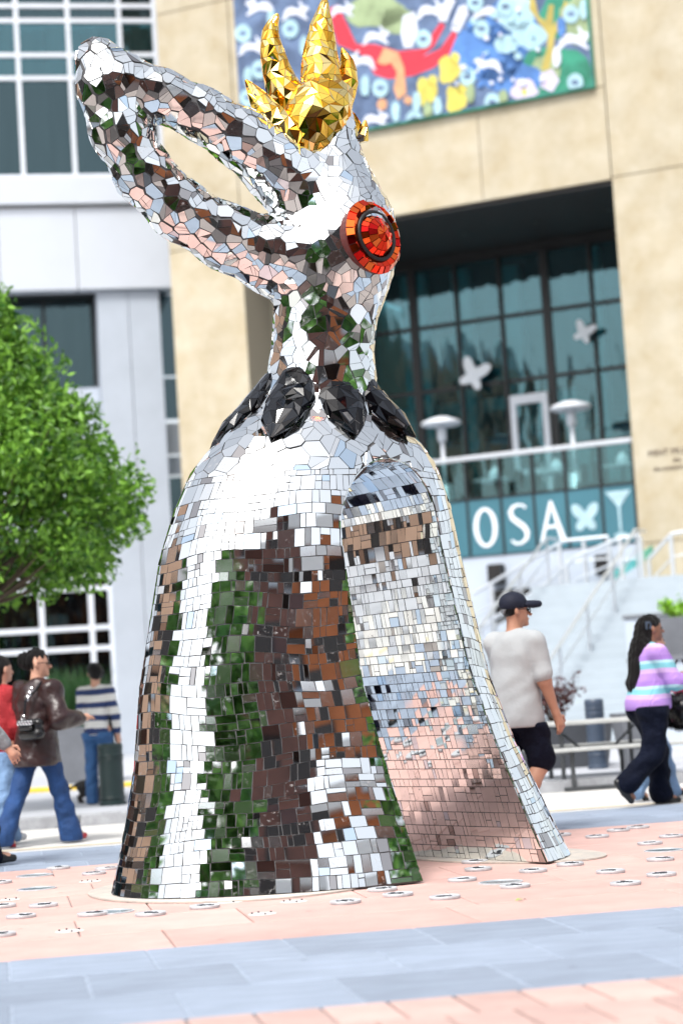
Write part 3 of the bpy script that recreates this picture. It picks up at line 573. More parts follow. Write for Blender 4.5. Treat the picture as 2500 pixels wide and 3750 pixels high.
bw = thing('basement_wall', 'white stair side wall with dark windows behind the man in the cap', 'wall', MO, MR)
MB().prism([(-8.2, 0.1), (-1.62, 0.1), (-1.62, 2.94), (-3.4, 2.05), (-8.2, 2.0)], -0.45, -0.25).build('panel', m_stairw, bw)
for x0, x1, z0, z1 in ((-3.05, -2.42, 2.15, 3.02), (-2.30, -1.66, 2.62, 3.02)): box('window', m_black, bw, x0, x1, -0.24, -0.2, z0, z1)
for x0, x1, z0, z1 in ((-3.0, -2.4, 2.3, 3.05), (-2.25, -1.65, 2.75, 3.05)): box('window', m_black, bw, x0, x1, 0.06, 0.095, z0, z1)
bl = thing('planter_wall', 'stepped white planter wall at the right beside the granite steps', 'wall', MO, MR)
for x0, y0, z1 in ((1.35, -5.6, 2.1), (2.0, -7.0, 1.5), (2.3, -8.6, 0.8)): MB().box(x0, x0 + 6, y0, y0 + 1.3, 0.1, z1, 0.02).build('tier', m_stairw, bl); MB().box(x0 - 0.03, x0 + 6, y0 - 0.03, y0 + 1.33, z1, z1 + 0.06, 0.01).build('coping', m_plantg, bl)
# patio heaters, bistro tables on the terrace
def heater(x, y, label):
    t = thing('patio_heater', label, 'patio heater', (0, 0, 0), 0, 'mushroom patio heaters on the terrace'); t.location = (Matrix.Translation(MO) @ Matrix.Rotation(MR, 4, 'Z') @ Vector((x, y, 4.62))); t.rotation_euler = (0, 0, MR)
    MB().lathe([(0.26, 0), (0.27, 0.05), (0.22, 0.1), (0.20, 0.75), (0.14, 0.85)], 20).build('base', m_steel, t, True); MB().lathe([(0.045, 0.85), (0.045, 1.75)], 12).build('pole', m_frame, t, True)
    MB().lathe([(0.07, 1.75), (0.10, 1.82), (0.10, 2.05), (0.05, 2.1)], 16).build('burner', m_frame, t, True); MB().lathe([(0.36, 2.10), (0.44, 2.14), (0.40, 2.20), (0.15, 2.29), (0.03, 2.30)], 28).build('hood', m_frame, t, True)
heater(-1.85, 2.0, 'white mushroom patio heater on the terrace, the right one'); heater(-4.75, 2.0, 'white mushroom patio heater before the white door frame')
def bistro(x, y, label, cloth):
    t = thing('bistro_table', label, 'table', (0, 0, 0), 0, 'tables on the terrace'); t.location = (Matrix.Translation(MO) @ Matrix.Rotation(MR, 4, 'Z') @ Vector((x, y, 4.62)))
    t.rotation_euler = (0, 0, MR); MB().box(-0.35, 0.35, -0.35, 0.35, 0.72, 0.75, 0.01).build('top', m_frame, t); MB().tube([(0, 0, 0.03), (0, 0, 0.72)], 0.035).build('leg', m_iron, t); MB().lathe([(0.24, 0), (0.24, 0.02), (0.05, 0.03)], 18).build('foot', m_iron, t)
    for s in (-1, 1):
        c = thing('terrace_chair', label.replace('table', 'chair ' + ('left' if s < 0 else 'right') + ' of the table', 1) if False else ('dark chair %s of the %s' % ('left' if s < 0 else 'right', label)), 'chair', t.matrix_basis @ Vector((s * 0.62, 0, 0)), MR, 'dark chairs on the terrace')
        MB().box(-0.2, 0.2, -0.2, 0.2, 0.43, 0.47, 0.01).build('seat', m_iron, c); MB().box(s * 0.17, s * 0.2, -0.2, 0.2, 0.48, 0.86).build('backrest', m_iron, c)
        for a in (-1, 1):
            for b in (-1, 1): MB().tube([(a * 0.17, b * 0.17, 0), (a * 0.17, b * 0.17, 0.43)], 0.014, 6).build('leg', m_iron, c)
    if cloth: tag(MB().lathe([(0.13, 0.76), (0.125, 0.9), (0.03, 1.02)], 16).build('table_lamp', m_frame, None, True, t.matrix_basis @ Vector((0, 0, -0.002))), 'small white lamp standing on the ' + label, 'lamp')
bistro(-3.3, 1.2, 'terrace table third from the stone wall', True); bistro(-1.9, 1.0, 'terrace table second from the stone wall', True); bistro(-0.55, 1.1, 'terrace table nearest the stone wall', True)
# white butterflies hung inside the glass
def butterfly(x, z, s, label):
    q = MB(); 
    for d in (-1, 1): q.prism(ellp(d * 0.16 * s, 0.14 * s, 0.24 * s, 0.12 * s, d * 0.9), -0.01 + 0.002 * d, 0.01).prism(ellp(d * 0.12 * s, -0.14 * s, 0.17 * s, 0.10 * s, -d * 0.8), -0.014 + 0.002 * d, 0.012)
    q.prism(ellp(0, 0, 0.03 * s, 0.2 * s, 0), -0.03, 0.03)
    o = q.build('hanging_butterfly', m_sign, None, loc=Matrix.Translation(MO) @ Matrix.Rotation(MR, 4, 'Z') @ Vector((x, GY - 0.3, z)), rz=MR); o.rotation_euler = (0, R(25), MR); tag(o, label, 'butterfly')
butterfly(-4.6, 8.0, 1.0, 'white butterfly ornament on the glass wall above the door'); butterfly(-2.0, 8.6, 0.7, 'small white butterfly ornament high on the glass wall')

# ================================================================ ACROSS THE PLAZA (behind the camera, seen in the mirrors)
m_brick = mat('orange_brick', (0.44, 0.15, 0.06), 0.85, var=0.15, scale=3); m_brown = mat('brown_cladding', (0.15, 0.06, 0.045), 0.5, var=0.3, scale=1.5); m_peach = mat('peach_reflection_tint', (0.70, 0.44, 0.30), 0.7, var=0.06, scale=1); m_pale = mat('pale_cladding', (0.72, 0.73, 0.75), 0.6, var=0.04, scale=1)
def block(name, label, loc, rz, w, d, h, m, nx, nz, win):
    t = thing(name, label, 'building', loc, rz)
    box('wall', m, t, -w / 2, w / 2, -d / 2, d / 2, 0.0, h); box('cornice', m_pale if m is not m_pale else m_pier, t, -w / 2 - 0.2, w / 2 + 0.2, -d / 2 - 0.2, d / 2 + 0.2, h, h + 0.5); box('roof', m_iron, t, -w / 2 + 0.3, w / 2 - 0.3, -d / 2 + 0.3, d / 2 - 0.3, h + 0.5, h + 0.7)
    sx, sz = w / nx, h / nz; me = MB().box(-sx * 0.28, sx * 0.28, -0.03, 0.05, -sz * 0.3, sz * 0.3).mesh('pane', win); fr = MB().box(-sx * 0.31, sx * 0.31, -0.05, 0.0, -sz * 0.36, -sz * 0.31).mesh('sill', m_pier)
    for i in range(nx):
        for k in range(nz):
            p = inst('window', me, t, (-w / 2 + (i + 0.5) * sx, d / 2 + 0.0, (k + 0.5) * sz)); inst('sill', fr, p, (0, 0.1, 0))
m_wing = mat('reflective_window', (0.03, 0.022, 0.02), 0.1, spec=0.5)
block('brown_building', 'dark brown clad tower across the plaza, seen in the mirror tiles', (0.5, -20, 0), R(-4), 20, 10, 17, m_brown, 8, 5, m_wing)
block('brick_building', 'orange brick building across the plaza, seen in the mirror tiles', (20, -11, 0), R(46), 20, 10, 12, m_brick, 8, 4, m_wing)
block('peach_reflection_block', 'unseen peach block added left of the plaza to tint the mirror tiles', (-32, 24, 0), R(-98), 26, 10, 15, m_peach, 8, 4, m_wing)  # unseen block, coloured peach so the archway tiles reflect a warm tone
# ================================================================ MIRROR MOSAIC SCULPTURE
SB = np.array([-0.10, 13.05, 0.0]); ANG = R(33); E1 = np.array([math.cos(ANG), math.sin(ANG), 0]); E2 = np.array([math.sin(ANG), -math.cos(ANG), 0])
BA, BB = 1.54, 1.08
BZ = [0, 0.18, 0.35, 0.75, 1.18, 1.60, 2.02, 2.30, 2.50, 2.64, 2.76, 2.88, 2.98, 3.06]; BS = [1.0, 0.955, 0.915, 0.83, 0.765, 0.71, 0.655, 0.605, 0.55, 0.485, 0.40, 0.31, 0.25, 0.20]
def bs(z): return np.interp(z, BZ, BS)
def tw(z): return 0.53 - 0.065 * np.clip(z, 0, 2.1)                      # half width of the archway
def tcx(z): return 0.35 - 0.085 * np.clip(z, 0, 2.1)                     # its centre line
TZ = 2.08
def tun(e1, z):
    e1 = e1 - shx(z) * E1[0]
    lo = np.abs(e1 - tcx(z)) - tw(z); hi = np.sqrt((e1 - tcx(TZ)) ** 2 + ((z - TZ) / 1.15) ** 2) - tw(TZ)
    return np.where(z < TZ, lo, hi)
def shx(z): return np.interp(z, [0, 0.4, 1.2, 2.0, 2.5, 2.9], [0, -0.035, -0.115, -0.10, -0.05, 0.0])   # the base leans a little
def bell(e1, e2, z):
    s = bs(z); o = shx(z); e1 = e1 - o * E1[0]; e2 = e2 - o * E2[0]; r = np.sqrt((e1 / BA) ** 2 + (e2 / BB) ** 2); return (r - s) * 0.5 * (BA + BB)
def loc(px, py, Y=13.05): return at(px, py, Y) - SB
up = SDF()                                                             # neck, column and the loop
cpts = [(0.0, 0.0, 2.75), (0.02, 0, 3.0), (0.04, 0, 3.25), (0.08, 0, 3.55), (0.17, 0.0, 3.85), (0.20, 0, 4.10), (0.16, 0.0, 4.40), (0.15, 0, 4.70), (0.16, 0, 5.0)]
crs = [0.36, 0.31, 0.275, 0.285, 0.32, 0.31, 0.21, 0.155, 0.13]
up.chain(cpts, crs, k=0.16)
lp = [(1180, 960, 12.98, .26), (1010, 940, 12.9, .20), (830, 870, 12.8, .165), (660, 770, 12.7, .15), (530, 640, 12.62, .145), (440, 480, 12.56, .145), (385, 320, 12.52, .135), (360, 215, 12.5, .095)]
lq = [(362, 218, 12.5, .095), (450, 290, 12.54, .12), (590, 350, 12.6, .125), (740, 420, 12.68, .13), (890, 510, 12.8, .15), (1030, 620, 12.92, .19), (1160, 740, 13.0, .24)]
for q in (lp, lq): up.chain([loc(a, b, c) for a, b, c, r in q], [r * 1.14 for *_, r in q], k=0.09)
lobe = loc(1272, 905, 12.92); up.ell(lobe, (0.25, 0.24, 0.36), k=0.10)
H = 0.025
V, lo = up.grid(H, extra=0.03)
n = V.shape
# grow the grid downwards to hold the bell too
zlo = -0.05; add = int(round((lo[2] - zlo) / H)); xl = -1.7; ax0 = int(math.ceil((lo[0] - xl) / H)); ay0 = int(math.ceil((lo[1] + 1.5) / H)); 
ax1 = int(math.ceil((1.7 - (lo[0] + n[0] * H)) / H)); ay1 = int(math.ceil((1.5 - (lo[1] + n[1] * H)) / H))
V = np.pad(V, ((max(ax0, 0), max(ax1, 0)), (max(ay0, 0), max(ay1, 0)), (max(add, 0), 0)), constant_values=0.5); lo = lo - np.array([max(ax0, 0), max(ay0, 0), max(add, 0)]) * H
gx_ = lo[0] + np.arange(V.shape[0]) * H; gy_ = lo[1] + np.arange(V.shape[1]) * H; gz_ = lo[2] + np.arange(V.shape[2]) * H
X, Y_, Z = gx_[:, None, None], gy_[None, :, None], gz_[None, None, :]
e1g = X * E1[0] + Y_ * E1[1]; e2g = X * E2[0] + Y_ * E2[1]
bd = np.maximum(bell(e1g, e2g, Z), np.maximum(Z - 3.04, 0.004 - Z)); bd = np.maximum(bd, -tun(e1g, Z) * np.ones_like(e2g))
k_ = 0.10; hh_ = np.maximum(k_ - np.abs(V - bd), 0) / k_; hh_ = hh_ * (Z > 2.6); V = np.minimum(V, bd) - hh_ * hh_ * k_ * 0.25
BP, BQ = nets(V, lo, H)
scu = thing('mosaic_sculpture', 'tall abstract mirror mosaic sculpture with arched base, looping arm, gold spikes and red disc', 'sculpture', tuple(SB))
body = link(bpy.data.objects.new('body', npmesh('body', BP, BQ, m_grout)), scu)
# --- tile machinery
def clip(poly, fn):
    d = [fn(p) for p in poly]; out = []
    for i in range(len(poly)):
        a, b, da, db = poly[i], poly[(i + 1) % len(poly)], d[i], d[(i + 1) % len(poly)]
        if da >= 0: out.append(a)
        if (da >= 0) != (db >= 0): out.append(a + (b - a) * (da / (da - db)))
    return out
TILES = {}                                                             # part -> list of (top polygon, normal, material index)
def emit(part, poly, nrm, mi, tilt=0.03, lift=0.006, hug=None):
    if len(poly) < 3: return
    c = sum(poly) / len(poly); nn = nrm + np.random.normal(0, tilt, 3); nn /= np.linalg.norm(nn)
    if hug is not None:
        q = np.array(hug.find_nearest(Vector(c))[0]); c = c + nrm * max(0.0, (q - c) @ nrm)
    P = [p - nn * ((p - c) @ nn) + nrm * lift for p in poly]
    TILES.setdefault(part, []).append((P, nn, mi))
def pick_mirror(rnd):
    r = rnd.random(); return 0 if r < 0.60 else 1 if r < 0.78 else 2 if r < 0.90 else 3 if r < 0.955 else 4
rn = random.Random(11)
def cells(L, Hh, hmin, hmax, wmin, wmax):
    """courses of uneven rectangular tiles, some of them split again"""
    z = 0.0
    while z < Hh - 0.02:
        h = min(rn.uniform(hmin, hmax), Hh - z); h = Hh - z if Hh - z - h < 0.03 else h; x = -rn.uniform(0, wmax)
        while x < L:
            w = rn.uniform(wmin, wmax) * rn.choice((0.6, 1, 1, 1.3)); q = rn.random()
            x0, x1 = max(x, 0), min(x + w, L)
            if x1 - x0 > 0.012:
                if q < 0.25 and h > 0.07: t = rn.uniform(0.35, 0.65) * h; yield x0, x1, z, z + t; yield x0, x1, z + t, z + h
                elif q < 0.42 and x1 - x0 > 0.06: t = x0 + (x1 - x0) * rn.uniform(0.3, 0.7); yield x0, t, z, z + h; yield t, x1, z, z + h
                elif q < 0.50 and h > 0.07 and x1 - x0 > 0.06:
                    t = rn.uniform(0.4, 0.6); u = rn.uniform(0.4, 0.6); xm = x0 + (x1 - x0) * t; zm = z + h * u
                    yield x0, xm, z, zm; yield xm, x1, z, zm; yield x0, xm, zm, z + h; yield xm, x1, zm, z + h
                else: yield x0, x1, z, z + h
            x += w
        z += h
G = 0.0022
# outer skirt: arc length round the base ellipse -> angle table
th = np.linspace(0, 2 * math.pi, 721); pe = np.stack([BA * np.cos(th), BB * np.sin(th)], 1); al = np.concatenate([[0], np.cumsum(np.linalg.norm(np.diff(pe, axis=0), axis=1))])
def skirt(s, z):
    f = min(z / 0.3, 1.0) * min(max((2.46 - z) / 0.25, 0), 1.0); s, z = s + 0.018 * f * math.sin(6.5 * z + 1.7 * s), z + f * (0.020 * math.sin(2.3 * s + 3.5 * z) + 0.011 * math.sin(6.1 * s - 4.0 * z))
    t = np.interp(s % al[-1] if s < 0 or s > al[-1] else s, al, th); k = float(bs(z)); return E1 * (BA * k * math.cos(t)) + E2 * (BB * k * math.sin(t)) + np.array([float(shx(z)), 0, z])
def skirt_n(s, z):
    a = skirt((s + 0.01) % al[-1], z) - skirt((s - 0.01) % al[-1], z); b = skirt(s, min(z + 0.02, 3.0)) - skirt(s, max(z - 0.02, 0)); v = np.cross(b, a); return v / np.linalg.norm(v)
def tfn(p, m): return float(tun(p @ E1, p[2])) - m
ZS = 2.46
# the courses run in rings; higher rings get fewer, so tiles keep their size
def skirt_tiles():
    zz = 0.012
    bands = [(0.012, 0.62), (0.62, 1.22), (1.22, 1.84), (1.84, ZS)]
    for z0, z1 in bands:
        sc = float(bs((z0 + z1) / 2)); L = al[-1] * sc
        for a, b, c, d in cells(L, z1 - z0, 0.055, 0.105, 0.045, 0.105):
            yield a / sc, b / sc, z0 + c, z0 + d, sc
for a, b, c, d, sc in skirt_tiles():
    g = G; j = lambda: rn.uniform(-0.0025, 0.0025); ga = g / sc
    P = [skirt(a + ga + j(), c + g + j()), skirt(b - ga + j(), c + g + j()), skirt(b - ga + j(), d - g + j()), skirt(a + ga + j(), d - g + j())]
    P = clip(P, lambda p: tfn(p, 0.004))
    if P: emit('skirt', P, skirt_n((a + b) / 2, (c + d) / 2), pick_mirror(rn), 0.022)
# archway lining
pr = [(float(tcx(z) - tw(z)), z) for z in np.linspace(0.012, TZ, 40)] + [(float(tcx(TZ) - tw(TZ) * math.cos(a)), TZ + 1.15 * float(tw(TZ)) * math.sin(a)) for a in np.linspace(0, math.pi, 40)[1:-1]] + [(float(tcx(z) + tw(z)), z) for z in np.linspace(TZ, 0.012, 40)]
pr = np.array(pr); pl = np.concatenate([[0], np.cumsum(np.linalg.norm(np.diff(pr, axis=0), axis=1))])
def arch(s, e2): return E1 * (np.interp(s, pl, pr[:, 0]) + float(shx(np.interp(s, pl, pr[:, 1]))) * E1[0]) + E2 * e2 + np.array([0, 0, np.interp(s, pl, pr[:, 1])])
for a, b, c, d in cells(2.4, pl[-1], 0.05, 0.10, 0.045, 0.11):
    e0, e3 = a - 1.2, b - 1.2
    P = [arch(c + G, e0 + G), arch(c + G, e3 - G), arch(d - G, e3 - G), arch(d - G, e0 + G)]
    P = clip(P, lambda p: -float(bell(p @ E1, p @ E2, p[2])) - 0.004)
    if not P: continue
    v = np.cross(arch((c + d) / 2 + 0.01, 0) - arch((c + d) / 2 - 0.01, 0), E2); v /= np.linalg.norm(v)
    mid = sum(P) / len(P); ctr = E1 * float(tcx(mid[2]) + shx(mid[2]) * E1[0]) + E2 * (mid @ E2) + np.array([0, 0, min(mid[2], TZ)])
    if v @ (ctr - mid) < 0: v = -v
    if v[2] < -0.999: pass
    emit('archway', P, v, pick_mirror(rn), 0.025)
# crazy paving elsewhere: Voronoi cells in the tangent plane of scattered sites
def tri_sample(P, Q, spacing, keep, seed):
    r = np.random.RandomState(seed); A, B, C_, D = P[Q[:, 0]], P[Q[:, 1]], P[Q[:, 2]], P[Q[:, 3]]
    T = np.concatenate([np.stack([A, B, C_], 1), np.stack([A, C_, D], 1)]); N = np.cross(T[:, 1] - T[:, 0], T[:, 2] - T[:, 0]); ar = np.linalg.norm(N, axis=1) / 2
    m = keep(T.mean(1)) & (ar > 1e-9); T, N, ar = T[m], N[m], ar[m]; N = N / (2 * ar[:, None])
    cnt = int(ar.sum() / spacing ** 2 * 9); i = r.choice(len(T), cnt, p=ar / ar.sum()); u, v = r.rand(2, cnt); f = u + v > 1; u[f] = 1 - u[f]; v[f] = 1 - v[f]
    S_ = T[i, 0] + (T[i, 1] - T[i, 0]) * u[:, None] + (T[i, 2] - T[i, 0]) * v[:, None]; N = N[i]
    cell = {}; out = []; h = spacing
    for q in range(cnt):
        p = S_[q]; dd = spacing * (0.62 if (int(q * 2654435761) >> 7) % 3 == 0 else 1.0); key = tuple(np.floor(p / h).astype(int)); ok = True
        for dx in (-1, 0, 1):
            for dy in (-1, 0, 1):
                for dz in (-1, 0, 1):
                    for w in cell.get((key[0] + dx, key[1] + dy, key[2] + dz), ()):
                        e = S_[w] - p
                        if e @ e < dd * dd: ok = False; break
                    if not ok: break
                if not ok: break
            if not ok: break
        if ok: cell.setdefault(key, []).append(q); out.append(q)
    # smooth normals
    Sp, Np = S_[out], N[out]; Ns = Np.copy()
    for a in range(len(Sp)):
        e = Sp - Sp[a]; w = (np.einsum('ij,ij->i', e, e) < (spacing * 0.9) ** 2) & (Np @ Np[a] > 0.3); Ns[a] = Np[w].sum(0)
    Ns /= np.linalg.norm(Ns, axis=1)[:, None]
    return Sp, Ns
def voronoi(part, P, Q, spacing, keep, mats, seed, tilt=0.05, gap=0.0022, clipfn=None, lift=0.006, bvh_=None):
    Sp, Nn = tri_sample(P, Q, spacing, keep, seed); rr = random.Random(seed)
    for a in range(len(Sp)):
        n_ = Nn[a]; t = np.cross(n_, [0.3, 0.9, 0.31]); t /= np.linalg.norm(t); b = np.cross(n_, t)
        e = Sp - Sp[a]; d2 = np.einsum('ij,ij->i', e, e); nb = np.where((d2 > 0) & (d2 < (spacing * 2.3) ** 2) & (Nn @ n_ > 0.1))[0]; nb = nb[np.argsort(d2[nb])][:14]
        s = spacing * 0.95; poly = [np.array(q, float) for q in ((-s, -s), (s, -s), (s, s), (-s, s))]
        for w in nb:
            v = np.array([e[w] @ t, e[w] @ b]); l = np.linalg.norm(v)
            if l < 1e-6: continue
            v /= l; poly = clip(poly, lambda p, v=v, l=l: l / 2 - gap / 2 - p @ v)
            if len(poly) < 3: break
        if len(poly) < 3: continue
        pieces = [poly]; per = rr.random()
        for cut in range(0 if per < 0.22 else 1 if per < 0.6 else 2):           # shards: break the cell again
            k = max(range(len(pieces)), key=lambda i: len(pieces[i]) + max(np.linalg.norm(q - pieces[i][0]) for q in pieces[i]) * 40); pc = pieces.pop(k); c0 = sum(pc) / len(pc); an = rr.uniform(0, 6.283); v = np.array([math.cos(an), math.sin(an)]); o = rr.uniform(-0.12, 0.12) * spacing
            for sg in (1, -1):
                h_ = clip(pc, lambda p, v=v, sg=sg: sg * ((p - c0) @ v - o) - gap / 2)
                if len(h_) >= 3: pieces.append(h_)
        for pc in pieces:
            W = [Sp[a] + t * p[0] + b * p[1] for p in pc]
            if bvh_ is not None: W = [np.array(bvh_.find_nearest(Vector(p))[0]) for p in W]
            if clipfn is not None: W = clip(W, clipfn)
            if len(W) < 3: continue
            c0 = sum(W) / len(W); nw = sum(np.cross(W[j] - c0, W[(j + 1) % len(W)] - c0) for j in range(len(W))); l = np.linalg.norm(nw)
            if l < 4e-5: continue
            nw = nw / l; nw = nw if nw @ n_ > 0 else -nw
            emit(part, W, nw if nw @ n_ > 0.4 else n_, mats(rr), tilt, lift, bvh_)
bvh = BVHTree.FromPolygons([tuple(p) for p in BP], [tuple(int(i) for i in q) for q in BQ])
voronoi('dome', BP, BQ, 0.115, lambda c: (c[:, 2] > ZS - 0.03) & (c[:, 2] < 2.98) & (np.abs(c[:, 0]) < 1.1) & (np.abs(bell(c @ E1, c @ E2, c[:, 2])) < 0.05), pick_mirror, 3, 0.02, clipfn=lambda p: p[2] - ZS, bvh_=bvh)
voronoi('upper', BP, BQ, 0.082, lambda c: ((c[:, 2] >= 2.98) | ((c[:, 2] > 2.9) & (np.hypot(c[:, 0], c[:, 1]) < 0.42))), pick_mirror, 5, 0.025, bvh_=bvh)
# --- write tiles: the largest in view as pieces of their own, the rest joined
def tile_mb(mb, P, nn, mi, thick=0.007):
    n_ = len(P); mb.add([tuple(p) for p in P] + [tuple(p - nn * thick) for p in P], [tuple(range(n_))] + [(i, i + n_, (i + 1) % n_ + n_, (i + 1) % n_) for i in range(n_)], mi)
def orient(P, nn):
    c = np.cross(P[1] - P[0], P[2] - P[0])
    return P if c @ nn > 0 else P[::-1]
cl = CAM - SB; cand = []
for part, L in TILES.items():
    for i, (P, nn, mi) in enumerate(L):
        c = sum(P) / len(P); v = cl - c; dist = np.linalg.norm(v); v /= dist
        f = float(v @ nn)
        if f < 0.12: continue
        ar = 0.5 * np.linalg.norm(sum(np.cross(P[j] - c, P[(j + 1) % len(P)] - c) for j in range(len(P)))) * f / dist ** 2
        cand.append((ar, part, i))
cand.sort(key=lambda x: -x[0]); single = set()
for ar, part, i in cand:
    P, nn, mi = TILES[part][i]; c = sum(P) / len(P); v = cl - c; v /= np.linalg.norm(v)
    if bvh.ray_cast(Vector(c + v * 0.05 + nn * 0.02), Vector(v))[0] is None: single.add((part, i))
    if len(single) >= 300: break
for part, L in TILES.items():
    rest = MB()
    for i, (P, nn, mi) in enumerate(L):
        P = orient(P, nn)
        if (part, i) in single:
            q = MB(); tile_mb(q, P, nn, 0); q.build('tile', MIR[mi], body)
        else: tile_mb(rest, P, nn, mi)
    tag(rest.build('small_tiles', MIR, body), kind='stuff')
# --- gold spikes
def resample(pts, rs, step):
    pts = [Vector(p) for p in pts]; out = []; rad = []
    n_ = len(pts)
    for i in range(n_ - 1):
        p0, p1, p2, p3 = pts[max(i - 1, 0)], pts[i], pts[i + 1], pts[min(i + 2, n_ - 1)]; m_ = max(1, round((p2 - p1).length / step))
        for k in range(m_):
            t = k / m_; out.append(0.5 * ((2 * p1) + (p2 - p0) * t + (2 * p0 - 5 * p1 + 4 * p2 - p3) * t * t + (3 * p1 - p0 - 3 * p2 + p3) * t ** 3)); rad.append(rs[i] + (rs[i + 1] - rs[i]) * t)
    return out + [pts[-1]], rad + [rs[-1]]
def faceted(name, pts, rs, mats, size, seed, flat=1.0, normal=None):
    """horn swept along a curve, clad in flat facets whose corners lie on its surface"""
    rr = random.Random(seed); P, Rd = resample(pts, rs, size * 0.95); n_ = max(7, int(2 * math.pi * max(rs) / size)); prev = None; grid = []
    for i, p in enumerate(P):
        t = (P[min(i + 1, len(P) - 1)] - P[max(i - 1, 0)]).normalized()
        a = (Vector(normal) if normal is not None and prev is None else t.orthogonal() if prev is None else prev); a = (a - t * a.dot(t)).normalized(); prev = a; b = t.cross(a)
        grid.append([p + (a * math.cos(q) * flat + b * math.sin(q)) * Rd[i] + t * rr.uniform(-0.25, 0.25) * size * (0 < i < len(P) - 1) for q in [2 * math.pi * (k + 0.5 * (i % 2) + rr.uniform(-0.22, 0.22)) / n_ for k in range(n_)]])
    core = MB(); n0 = len(grid)
    core.add([tuple(P[i] + (v - P[i]) * 0.94) for i in range(n0) for v in grid[i]], [(i * n_ + k, i * n_ + (k + 1) % n_, (i + 1) * n_ + (k + 1) % n_, (i + 1) * n_ + k) for i in range(n0 - 1) for k in range(n_)]); o = core.build(name, m_grout, scu)
    q = MB()
    def put(W):
        W = [np.array(w) for w in W]; c = sum(W) / len(W); nn = np.cross(W[1] - W[0], W[2] - W[0]); l = np.linalg.norm(nn)
        if l < 1e-5: return
        nn /= l; out_ = c - np.array(P[min(range(len(P)), key=lambda i: (P[i] - Vector(c)).length)])
        if nn @ out_ < 0: nn = -nn
        W = [c + (w - c) * max(0.5, 1 - 0.0022 / max(np.linalg.norm(w - c), 0.004)) for w in W]; tile_mb(q, orient(W, nn), nn, int(rr.random() ** 1.3 * len(mats)), 0.006)
    for i in range(n0 - 1):
        for k in range(n_):
            k1 = (k + 1) % n_; a, b, c, d = grid[i][k], grid[i][k1], grid[i + 1][k1], grid[i + 1][k]
            if rr.random() < 0.5: put([a, b, c]); put([a, c, d])
            else: put([a, b, d]); put([b, c, d])
    tag(q.build('facets', mats, o), kind='stuff'); return o
top = np.array(cpts[-1])
faceted('gold_cap', [loc(1115, 600, 12.86), loc(1120, 540, 12.86), loc(1145, 450, 12.90), loc(1180, 380, 12.95), loc(1210, 320, 13.0), loc(1215, 285, 13.0)], [0.03, 0.13, 0.20, 0.20, 0.15, 0.03], GOLD, 0.06, 21)
for i, q in enumerate(([(1110, 440, .13), (1040, 330, .115), (1000, 210, .085), (990, 120, .055), (1018, 50, .008)], [(1180, 340, .145), (1172, 220, .12), (1178, 100, .08), (1190, -8, .008)],
                       [(1110, 520, .13), (1010, 450, .11), (950, 370, .07), (900, 292, .008)], [(1235, 370, .11), (1268, 290, .08), (1268, 230, .05), (1252, 175, .008)], [(1100, 570, .10), (1020, 570, .085), (975, 540, .05), (945, 490, .008)],
                       [(1240, 420, .09), (1300, 500, .075), (1325, 500, .05), (1338, 440, .008)])):
    Yd = 12.95 + (0.12, 0.0, -0.10, 0.12, -0.14, 0.14)[i]; faceted('gold_spike', [loc(a, b, Yd) for a, b, c in q], [c for *_, c in q], GOLD, 0.055, 30 + i)
# --- red disc with its black ring
rn_ = np.array([0.70, -0.71, 0.06]); rn_ /= np.linalg.norm(rn_); rc_ = lobe + rn_ * np.array([0.25, 0.24, 0.36]) * 0.86
qd = Vector(rn_).to_track_quat('Z', 'Y').to_matrix(); toW = lambda x, y, z: np.array(qd @ Vector((x, y, z))) + rc_ + rn_ * 0.02
q = MB(); rad = [0.0, 0.055, 0.105, 0.145]; hgt = [0.10, 0.09, 0.06, 0.015]; rs_ = random.Random(4); ring2 = [0.160, 0.200, 0.240]; h2 = [0.02, 0.035, 0.0]
def rings(rad, hgt, ns):
    for a in range(len(rad) - 1):
        m_ = ns[a]
        for i in range(m_):
            t0, t1 = 2 * math.pi * (i + 0.4 * a) / m_, 2 * math.pi * (i + 1 + 0.4 * a) / m_; e = 0.012
            P = [toW(rad[a] * math.cos(t0 + e) , rad[a] * math.sin(t0 + e), hgt[a]), toW(rad[a + 1] * math.cos(t0 + e), rad[a + 1] * math.sin(t0 + e), hgt[a + 1]), toW(rad[a + 1] * math.cos(t1 - e), rad[a + 1] * math.sin(t1 - e), hgt[a + 1]), toW(rad[a] * math.cos(t1 - e), rad[a] * math.sin(t1 - e), hgt[a])]
            if rad[a] == 0: P = P[:3]
            c = sum(P) / len(P); P = [c + (p - c) * 0.95 for p in P]; nn = np.cross(P[1] - P[0], P[2] - P[0]); nn /= np.linalg.norm(nn)
            if nn @ rn_ < 0: nn = -nn
            nn = nn + np.random.normal(0, 0.07, 3); nn /= np.linalg.norm(nn); P = [p - nn * ((p - c) @ nn) for p in P]
            tile_mb(q, orient(P, nn), nn, rs_.choice((0, 0, 1, 1, 2)), 0.01)
rings(rad, hgt, [9, 14, 20]); rings(ring2, h2, [22, 26])
bk = MB(); n_ = 40
for rr0, z0, rr1, z1 in ((0.0, 0.085, 0.14, 0.005), (0.154, 0.012, 0.20, 0.022), (0.20, 0.022, 0.238, -0.012), (0.238, -0.012, 0.20, -0.2)):
    for i in range(n_):
        a, b = 2 * math.pi * i / n_, 2 * math.pi * (i + 1) / n_; bk.add([toW(rr0 * math.cos(a), rr0 * math.sin(a), z0), toW(rr1 * math.cos(a), rr1 * math.sin(a), z1), toW(rr1 * math.cos(b), rr1 * math.sin(b), z1), toW(rr0 * math.cos(b), rr0 * math.sin(b), z0)], [(0, 1, 2, 3)])
